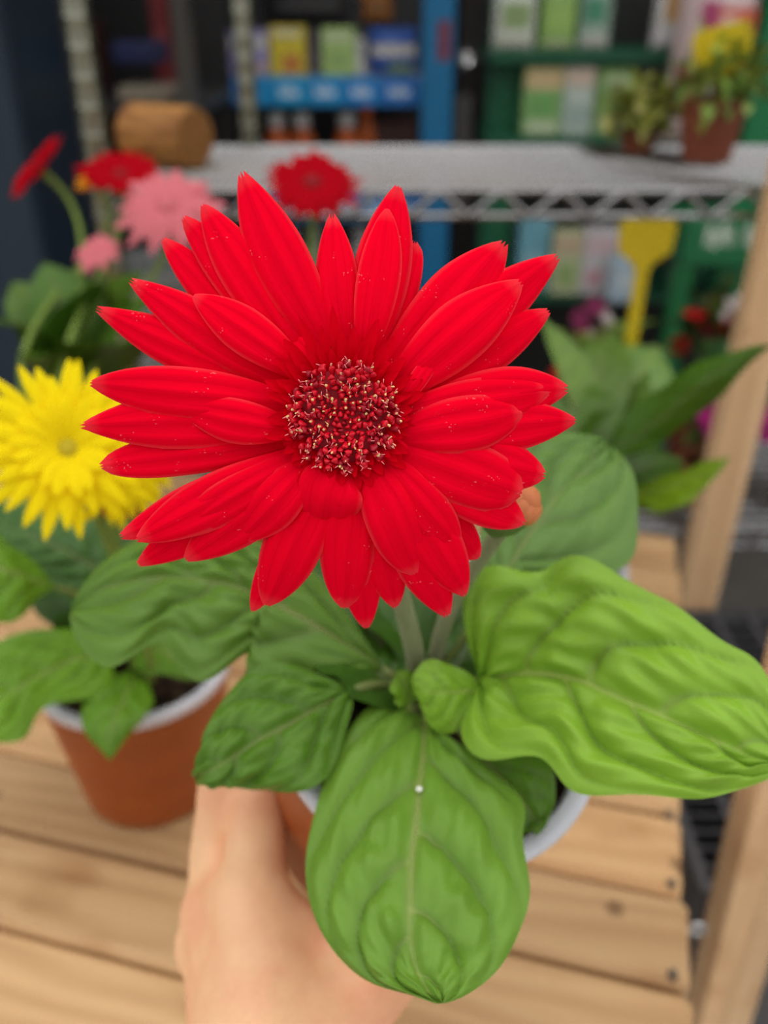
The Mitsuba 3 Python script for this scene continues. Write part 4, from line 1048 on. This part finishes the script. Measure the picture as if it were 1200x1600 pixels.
YS = 2.6
ZA, ZB_, ZC = (PY(480, y, YS)[2] for y in (120, 300, 470))
A = 'shop_shelving'
tag(A, 'shop shelving with bright blue price strips behind the rack, cartons on its upper board', 'shop shelf')
xa, xb = PY(312, 150, YS)[0], PY(658, 150, YS)[0]
add(A + '__back_panel', box((xa - 0.02, YS + 0.40, 0.0), (xb + 0.02, YS + 0.42, 2.0), 0.002), colour((0.03, 0.03, 0.032)), False)
add(A + '__side_panel', box((xa - 0.03, YS + 0.05, 0.0), (xa - 0.012, YS + 0.3998, 2.0), 0.002), colour((0.42, 0.43, 0.45)), False)
for zz in (ZA, ZB_, ZC):
    add(A + '__board', box((xa - 0.0118, YS + 0.012, zz - 0.025), (xb, YS + 0.3998, zz - 0.0005), 0.002), colour((0.30, 0.31, 0.33)), False)
for row, (y0, y1) in enumerate(((120, 166), (300, 345))):
    xs = [312, 384, 425, 481, 538, 594, 657]
    if row:
        xs = [330, 395, 452, 509, 566, 612, 655]
    for i in range(len(xs) - 1):
        l_, r_, b_, t_ = span(xs[i] + 1, y0, xs[i + 1] - 1, y1, YS)
        kx = add(A + '__price_strip', box((l_, YS, b_), (r_, YS + 0.0115, t_), 0.002), colour(((0.010, 0.19, 0.56), (0.008, 0.26, 0.58), (0.006, 0.30, 0.60), (0.010, 0.27, 0.60), (0.012, 0.22, 0.58), (0.016, 0.17, 0.54))[i]), False)
        if i != 1:
            ww, hh = r_ - l_, t_ - b_
            add(kx + '__white_print', joined([box((l_ + ww * u, YS - 0.0012, b_ + hh * v), (l_ + ww * (u + 0.09), YS - 0.0001, b_ + hh * (v + q)), 0.0004) for u, v, q in ((0.20, 0.34, 0.30), (0.32, 0.34, 0.22), (0.43, 0.34, 0.36), (0.54, 0.34, 0.22), (0.65, 0.34, 0.26))]), colour((0.62, 0.72, 0.80)), False)
W_ = (0.62, 0.62, 0.60)
item('bottle', (320, 55, 355, 120), YS + 0.06, 0.08, (0.66, 0.66, 0.68), 'white bottle at the left end of the blue price strip', 'bottle', [(0, 0, 1, 1, (0.6, 0.6, 0.62))], 'bottle', z_foot=ZA)
item('carton', (357, 50, 382, 120), YS + 0.05, 0.08, (0.30, 0.26, 0.52), 'lavender carton left of the ringed chrome post, next to the white bottle', 'carton', [(0.1, 0.62, 0.9, 0.86, W_)], z_foot=ZA)
item('carton', (394, 48, 418, 120), YS + 0.05, 0.08, (0.33, 0.29, 0.52), 'lavender carton between the chrome post and the yellow carton', 'carton', [(0.1, 0.62, 0.9, 0.86, W_), (0.1, 0.05, 0.9, 0.25, (0.5, 0.36, 0.34))], z_foot=ZA)
item('carton', (421, 42, 477, 120), YS + 0.05, 0.08, (0.62, 0.50, 0.035), 'yellow carton with a red patch on the blue strip shelf', 'carton', [(0.12, 0.80, 0.88, 0.94, (0.62, 0.60, 0.42)), (0.35, 0.08, 0.85, 0.42, (0.52, 0.18, 0.05))], z_foot=ZA)
item('carton', (480, 50, 500, 120), YS + 0.09, 0.08, (0.08, 0.06, 0.10), 'narrow dark plum carton between the yellow and pale green cartons', 'carton', [(0.2, 0.2, 0.8, 0.5, (0.16, 0.12, 0.2))], z_foot=ZA)
item('carton', (502, 44, 555, 120), YS + 0.05, 0.08, (0.36, 0.52, 0.17), 'pale green carton in the middle of the blue strip shelf', 'carton', [(0.1, 0.74, 0.9, 0.90, (0.55, 0.62, 0.40)), (0.25, 0.2, 0.75, 0.5, (0.27, 0.42, 0.14))], z_foot=ZA)
item('carton', (556, 60, 570, 120), YS + 0.05, 0.08, (0.55, 0.56, 0.54), 'narrow white carton right of the pale green carton', 'carton', [(0.2, 0.5, 0.8, 0.8, (0.4, 0.4, 0.42))], z_foot=ZA)
item('bag', (577, 44, 652, 120), YS + 0.04, 0.09, (0.035, 0.10, 0.38), 'blue bag with a white band at the right end of the blue strip shelf', 'bag', [(0.06, 0.42, 0.96, 0.66, (0.60, 0.58, 0.55)), (0.40, 0.06, 0.9, 0.24, (0.28, 0.42, 0.2))], 'bag', z_foot=ZA)
for i, (x, nm) in enumerate(((432, 'first'), (472, 'second'), (542, 'third'))):
    item('spray_bottle', (x - 20, 178, x + 20, 300), YS + 0.05, 0.08, (0.50, 0.10, 0.02), f'orange bottle with a white cap under the blue strip, {nm} from the chrome post', 'bottle', [(0, 0, 1, 1, (0.66, 0.66, 0.66))], 'bottle', z_foot=ZB_)
item('spray_bottle', (572 - 14, 160, 572 + 14, 300), YS + 0.12, 0.08, (0.62, 0.14, 0.03), 'slim bright orange bottle right of the white capped bottles', 'bottle', [(0, 0, 1, 1, (0.75, 0.14, 0.03))], 'bottle', z_foot=ZB_)
item('carton', (586, 190, 650, 300), YS + 0.14, 0.10, (0.055, 0.02, 0.016), 'dark maroon carton at the right end of the shelf below the blue strip', 'carton', [(0.2, 0.3, 0.6, 0.6, (0.10, 0.04, 0.02))], z_foot=ZB_)
for i, (x, c, nm) in enumerate(((455, (0.40, 0.40, 0.38), 'grey'), (490, (0.30, 0.30, 0.26), 'olive grey'), (563, (0.48, 0.48, 0.45), 'pale grey'), (600, (0.34, 0.33, 0.32), 'ash grey'))):
    item('bottle', (x - 16, 358, x + 16, 470), YS + 0.06, 0.08, c, f'{nm} bottle on the shelf below the lower blue strip', 'bottle', [(0, 0, 1, 1, (0.5, 0.5, 0.5))], 'bottle', z_foot=ZC)
item('hanging_pouch', (566, -30, 612, 34), YS + 0.36, 0.038, (0.42, 0.15, 0.03), 'brown orange pouch hanging above the blue bag', 'pouch', [(0.2, 0.2, 0.8, 0.5, (0.25, 0.12, 0.04))], 'bag')
item('hanging_pouch', (412, -30, 545, 36), YS + 0.362, 0.036, (0.020, 0.018, 0.018), 'black pouch hanging above the yellow carton', 'pouch', [(0.15, 0.3, 0.85, 0.55, (0.06, 0.06, 0.06))], 'bag')

# blue end panel
BP = 'display_panel'
tag(BP, 'tall turquoise blue panel at the right end of the blue strip shelving', 'panel')
xa, xb = PY(660, 100, YS - 0.1)[0], PY(709, 100, YS - 0.1)[0]
add(BP + '__board', box((xa, YS - 0.1, 0.0), (xb, YS - 0.06, 1.9), 0.003), colour((0.006, 0.135, 0.30)), False)
l_, r_, b_, t_ = span(684, 32, 704, 95, YS - 0.1)
add(BP + '__red_patch', box((l_, YS - 0.1014, b_), (r_, YS - 0.1001, t_), 0.0005), colour((0.16, 0.03, 0.05)), False)

# green stand on the right
YG = 2.6
Gs = 'garden_stand'
tag(Gs, 'green metal display stand hung with seed and fertilizer packs behind the rack', 'display stand')
GRN = (0.010, 0.115, 0.048)
gx0, gx1 = PY(762, 150, YG)[0], PY(1260, 150, YG)[0]
add(Gs + '__back_panel', box((gx0, YG + 0.30, 0), (gx1, YG + 0.315, 2.0), 0.002), colour((0.018, 0.020, 0.018)), False)
zG1, zG2, zG3 = (PY(880, y, YG)[2] for y in (79, 214, 458))
for zz in (zG1, zG2, zG3):
    add(Gs + '__ledge', box((gx0, YG, zz - 0.03), (gx1, YG + 0.2998, zz - 0.0005), 0.003), colour((0.008, 0.085, 0.04)), False)
zlo, zhi = PY(815, 500, YG)[2], PY(815, -40, YG)[2]
xa, xb = PY(765, 150, YG)[0], PY(822, 150, YG)[0]
for i in range(3):
    add(Gs + '__slat_panel', box((xa + (xb - xa) * i / 3, YG + 0.09, 0.0), (xa + (xb - xa) * (i + 0.94) / 3, YG + 0.105, 1.9), 0.003), colour(((0.008, 0.10, 0.045), (0.012, 0.135, 0.06), (0.010, 0.12, 0.05))[i]), False)
for x0_, x1_ in ((1178, 1230),):
    l_, r_, b_, t_ = span(x0_, 30, x1_, 210, YG - 0.05)
    add(Gs + '__upright', box((l_, YG - 0.05, 0), (r_, YG - 0.002, 1.9), 0.003), colour((0.010, 0.18, 0.06)), False)
l_, r_, b_, t_ = span(1048, 395, 1080, 530, YG - 0.25)
add(Gs + '__upright', box((l_, YG - 0.25, 0), (r_, YG - 0.21, zG3 + 0.14), 0.003), colour((0.006, 0.115, 0.030)), False)
l_, r_, b_, t_ = span(1065, 385, 1230, 415, YG - 0.25)
add(Gs + '__crossbar', box((l_, YG - 0.2498, b_), (r_, YG - 0.0005, t_ + 0.06), 0.003), colour((0.008, 0.135, 0.045)), False)
for x in (1123, 1184):
    l_, r_, b_, t_ = span(x - 20, 348, x + 22, 388, YG - 0.25)
    ww, hh = r_ - l_, t_ - b_
    add(Gs + '__white_print', joined([box((l_ + ww * u, YG - 0.2515, b_ + hh * v), (l_ + ww * (u + 0.2), YG - 0.2499, b_ + hh * q), 0.0004) for u, v, q in ((0.0, 0.1, 0.95), (0.27, 0.0, 0.75), (0.54, 0.2, 1.0), (0.8, 0.1, 0.8))]), colour((0.52, 0.60, 0.50)), False)

LGN, PALE = (0.24, 0.42, 0.11), (0.58, 0.62, 0.54)
item('seed_pack', (772, -20, 838, 78), YG + 0.02, 0.04, PALE, 'white pack with green picture at the left end of the green stand', 'pack', [(0.2, 0.35, 0.85, 0.75, (0.24, 0.34, 0.14)), (0.1, 0.05, 0.9, 0.2, (0.50, 0.50, 0.42))], 'bag', z_foot=zG1)
item('seed_pack', (846, -20, 903, 76), YG + 0.02, 0.04, LGN, 'bright green pack on the upper ledge of the green stand', 'pack', [(0.15, 0.3, 0.85, 0.7, (0.30, 0.48, 0.12)), (0.1, 0.05, 0.9, 0.18, (0.44, 0.52, 0.30))], 'bag', z_foot=zG1)
item('seed_pack', (908, -20, 958, 74), YG + 0.02, 0.04, (0.30, 0.42, 0.34), 'teal and white pack right of the bright green pack', 'pack', [(0.1, 0.45, 0.75, 0.85, (0.06, 0.24, 0.14)), (0.1, 0.05, 0.9, 0.25, (0.5, 0.5, 0.46))], 'bag', z_foot=zG1)
item('seed_pack', (1026, -30, 1074, 78), YG + 0.01, 0.05, (0.62, 0.60, 0.58), 'white pack with an orange picture left of the large red and white bag', 'pack', [(0.3, 0.42, 0.92, 0.95, (0.52, 0.28, 0.07)), (0.05, 0.08, 0.5, 0.3, (0.66, 0.64, 0.66))], 'bag', z_foot=zG1)
item('soil_bag', (1070, -60, 1194, 128), YG - 0.14, 0.13, (0.66, 0.50, 0.50), 'large white bag with red and pink print behind the yellow label', 'bag', [(0.22, 0.58, 0.97, 0.76, (0.62, 0.13, 0.08)), (0.20, 0.62, 0.42, 0.80, (0.36, 0.05, 0.14)), (0.48, 0.60, 0.80, 0.66, (0.74, 0.42, 0.16)), (0.45, 0.66, 0.66, 0.72, (0.70, 0.50, 0.44)), (0.72, 0.28, 0.97, 0.50, (0.58, 0.22, 0.11)), (0.03, 0.22, 0.30, 0.46, (0.34, 0.04, 0.08))], 'bag', z_foot=zG2)
item('fertilizer_pack', (818, 104, 878, 212), YG + 0.02, 0.05, (0.20, 0.38, 0.13), 'green pack with a beige top on the second ledge of the green stand', 'pack', [(0.04, 0.68, 0.98, 0.97, (0.55, 0.42, 0.22)), (0.1, 0.04, 0.9, 0.22, (0.44, 0.52, 0.34)), (0.2, 0.3, 0.8, 0.6, (0.14, 0.34, 0.10))], 'box', z_foot=zG2)
item('fertilizer_pack', (880, 104, 928, 212), YG + 0.02, 0.05, (0.40, 0.48, 0.42), 'pale pack with a pink beige top, between two green packs', 'pack', [(0.04, 0.72, 0.96, 0.97, (0.56, 0.45, 0.36)), (0.1, 0.15, 0.9, 0.45, (0.30, 0.40, 0.36)), (0.15, 0.52, 0.85, 0.6, (0.5, 0.56, 0.52))], 'box', z_foot=zG2)
item('fertilizer_pack', (932, 106, 992, 212), YG + 0.02, 0.05, (0.18, 0.33, 0.10), 'leaf green pack with a white band, beside the olive herb plant', 'pack', [(0.2, 0.7, 0.8, 0.9, (0.42, 0.52, 0.30)), (0.1, 0.05, 0.9, 0.3, (0.26, 0.36, 0.22))], 'box', z_foot=zG2)
item('hang_card', (978, 88, 1022, 116), YG + 0.29, 0.009, (0.42, 0.42, 0.40), 'pale grey card hanging on the dark part of the green stand', 'card', [(0.1, 0.6, 0.9, 0.8, (0.3, 0.3, 0.3))])
item('hang_card', (1030, 88, 1058, 116), YG + 0.29, 0.009, (0.40, 0.40, 0.40), 'second pale grey card, left of the large red and white bag', 'card', [(0.1, 0.6, 0.9, 0.8, (0.3, 0.3, 0.3))])
item('seed_pack', (812, 338, 862, 392), YG + 0.02, 0.05, (0.14, 0.34, 0.42), 'cyan pack just under the upper wire shelf', 'pack', [(0.2, 0.2, 0.8, 0.5, (0.25, 0.42, 0.48))], 'box', z_foot=zG3)
item('fertilizer_pack', (863, 362, 909, 456), YG - 0.02, 0.05, (0.40, 0.44, 0.26), 'beige and green pack under the wire shelf, left of the lower yellow label', 'pack', [(0.05, 0.65, 0.95, 0.95, (0.46, 0.36, 0.24)), (0.2, 0.15, 0.8, 0.5, (0.24, 0.34, 0.12))], 'box', z_foot=zG3)
item('fertilizer_pack', (911, 358, 964, 456), YG - 0.02, 0.05, (0.50, 0.48, 0.50), 'pale pack with pink marks, left of the lower yellow label', 'pack', [(0.1, 0.62, 0.9, 0.9, (0.54, 0.40, 0.42)), (0.15, 0.15, 0.6, 0.4, (0.52, 0.28, 0.32))], 'box', z_foot=zG3)
item('fertilizer_pack', (955, 404, 1012, 458), YG - 0.10, 0.05, (0.36, 0.46, 0.54), 'pale blue pack behind the stem of the lower yellow label', 'pack', [(0.2, 0.3, 0.8, 0.7, (0.5, 0.58, 0.62))], 'box', z_foot=zG3)
item('seed_pack', (1062, 340, 1098, 384), YG + 0.05, 0.05, (0.20, 0.14, 0.13), 'brown mauve pack right of the lower yellow label', 'pack', [(0.2, 0.3, 0.8, 0.7, (0.28, 0.18, 0.18))], 'box', z_foot=zG3)
# dark column between the two stands, with a glowing bead added for a bright glint
CO = 'steel_column'
tag(CO, 'dark steel column with a small glowing bead added for a glint, right of the turquoise panel', 'column')
l_, r_, b_, t_ = span(716, 0, 758, 230, 2.9)
add(CO + '__shaft', box((l_, 2.9, 0), (r_, 3.0, 2.7998), 0.004), colour((0.022, 0.018, 0.016)), False)
l_, r_, b_, t_ = span(712, 150, 738, 225, 2.86)
add(CO + '__grey_plate', box((l_, 2.86, b_ - 0.2), (r_, 2.8998, t_), 0.003), colour((0.16, 0.15, 0.14)), False)
bc_ = PY(728, 92, 2.86)
kx = add(CO + '__lamp', lathe([(0.0001, 0.016), (0.008, 0.0145), (0.0145, 0.007), (0.016, 0.0), (0.0145, -0.007), (0.010, -0.0135), (0.0001, -0.0136)], bc_, 20, (0, -1, 0)), colour((0.8, 0.8, 0.8)), True, label='small glowing bead standing in for a bright glint')
scene[kx]['emitter'] = {'type': 'area', 'radiance': {'type': 'rgb', 'value': [4.0, 4.0, 3.8]}}
add(CO + '__lamp_socket', rod(bc_ + np.array([0, 0.0137, 0]), bc_ + np.array([0, 0.0405, 0]), 0.008), colour((0.3, 0.3, 0.3)), 40)

# left: dark shelving, navy cabinet
YL = 2.1
DS = 'dark_shelving'
tag(DS, 'dark grey steel shelving at the far left, behind the crimson blooms', 'shelving')
p0, p1 = PY(84, 0, YL), PY(114, 330, YL)
hw = (PY(114, 165, YL)[0] - PY(76, 165, YL)[0]) / 2
xm = PY(99, 165, YL)[0]
add(DS + '__upright', box((xm - hw, YL, 0), (xm + hw, YL + 0.05, 2.2), 0.003), colour((0.036, 0.037, 0.038)), False)
xr = PY(285, 90, YL)[0]
add(DS + '__upright', box((xr - 0.018, YL, 0), (xr + 0.018, YL + 0.05, 2.2), 0.003), colour((0.05, 0.046, 0.04)), False)
add(DS + '__back_panel', box((-1.25, YL + 0.45, 0), (xr + 0.03, YL + 0.46, 2.2), 0.002), colour((0.010, 0.010, 0.010)), False)
zL1, zL2 = PY(150, 166, YL)[2], PY(150, 330, YL)[2]
zL0 = PY(40, 85, YL)[2]
for zz in (zL1, zL2):
    add(DS + '__board', box((-1.25, YL + 0.0502, zz - 0.022), (xr + 0.03, YL + 0.4498, zz - 0.0005), 0.002), colour((0.030, 0.030, 0.030)), False)
item('tin_box', (176, 66, 250, 134), YL + 0.09, 0.1, (0.012, 0.020, 0.085), 'dark navy tin above the log', 'tin', [(0.1, 0.75, 0.9, 0.9, (0.03, 0.04, 0.12))], 'box', z_foot=zL1 + 0.0762)
item('flat_carton', (184, 136, 262, 166), YL + 0.075, 0.13, (0.30, 0.235, 0.185), 'flat beige carton under the navy tin', 'carton', [(0.1, 0.7, 0.9, 0.95, (0.30, 0.32, 0.22))], 'box', z_foot=zL1)
item('carton', (236, -20, 260, 118), YL + 0.28, 0.06, (0.16, 0.018, 0.022), 'tall dark red carton behind the navy tin', 'carton', [(0.2, 0.4, 0.8, 0.6, (0.22, 0.05, 0.05))], 'box', z_foot=zL1)
item('bottle', (26, 88, 54, 150), YL + 0.09, 0.08, (0.006, 0.10, 0.16), 'teal bottle left of the dark grey upright', 'bottle', [(0, 0, 1, 1, (0.02, 0.12, 0.18))], 'bottle', z_foot=zL1)
item('carton', (16, 20, 54, 84), YL + 0.25, 0.06, (0.17, 0.035, 0.022), 'dark red and grey carton at the top of the dark shelving', 'carton', [(0.45, 0.3, 0.95, 0.85, (0.20, 0.19, 0.18))], 'box', z_foot=zL1)
item('bottle', (30, 190, 66, 330), YL + 0.12, 0.08, (0.11, 0.10, 0.09), 'dull grey canister low on the dark shelving', 'bottle', [(0, 0, 1, 1, (0.16, 0.15, 0.15))], 'bottle', z_foot=zL2)
item('carton', (126, 30, 150, 140), YL + 0.2, 0.1, (0.035, 0.010, 0.009), 'near black maroon carton left of the nearer chrome post', 'carton', [(0.2, 0.3, 0.8, 0.5, (0.05, 0.02, 0.02))], 'box', z_foot=zL1)
item('carton', (125, 215, 165, 330), YL + 0.2, 0.1, (0.012, 0.010, 0.010), 'black carton on the lower dark shelf', 'carton', [(0.2, 0.3, 0.8, 0.5, (0.03, 0.03, 0.03))], 'box', z_foot=zL2)
item('crate', (90, 350, 290, 480), YL + 0.06, 0.3, (0.014, 0.014, 0.015), 'black storage crate under the dark shelving', 'crate', [(0.2, 0.6, 0.8, 0.75, (0.03, 0.03, 0.03))], 'box', z_foot=0.0)
NC = 'steel_cabinet'
tag(NC, 'tall navy steel cabinet cut by the left edge of the photograph', 'cabinet')
x1c = PY(40, 250, 1.75)[0]
add(NC + '__body', box((x1c - 0.5, 1.765, 0), (x1c, 2.08, 2.0), 0.006), colour((0.012, 0.024, 0.040)), False)
add(NC + '__door', box((x1c - 0.49, 1.75, 0.05), (x1c - 0.004, 1.7648, 1.98), 0.004), colour((0.014, 0.028, 0.046)), False)
add(NC + '__handle', tube([(x1c - 0.46, 1.7498, 1.0), (x1c - 0.46, 1.72, 1.0), (x1c - 0.46, 1.72, 1.12), (x1c - 0.46, 1.7498, 1.12)], 0.006, 8, 0), 'm_chrome', 40)
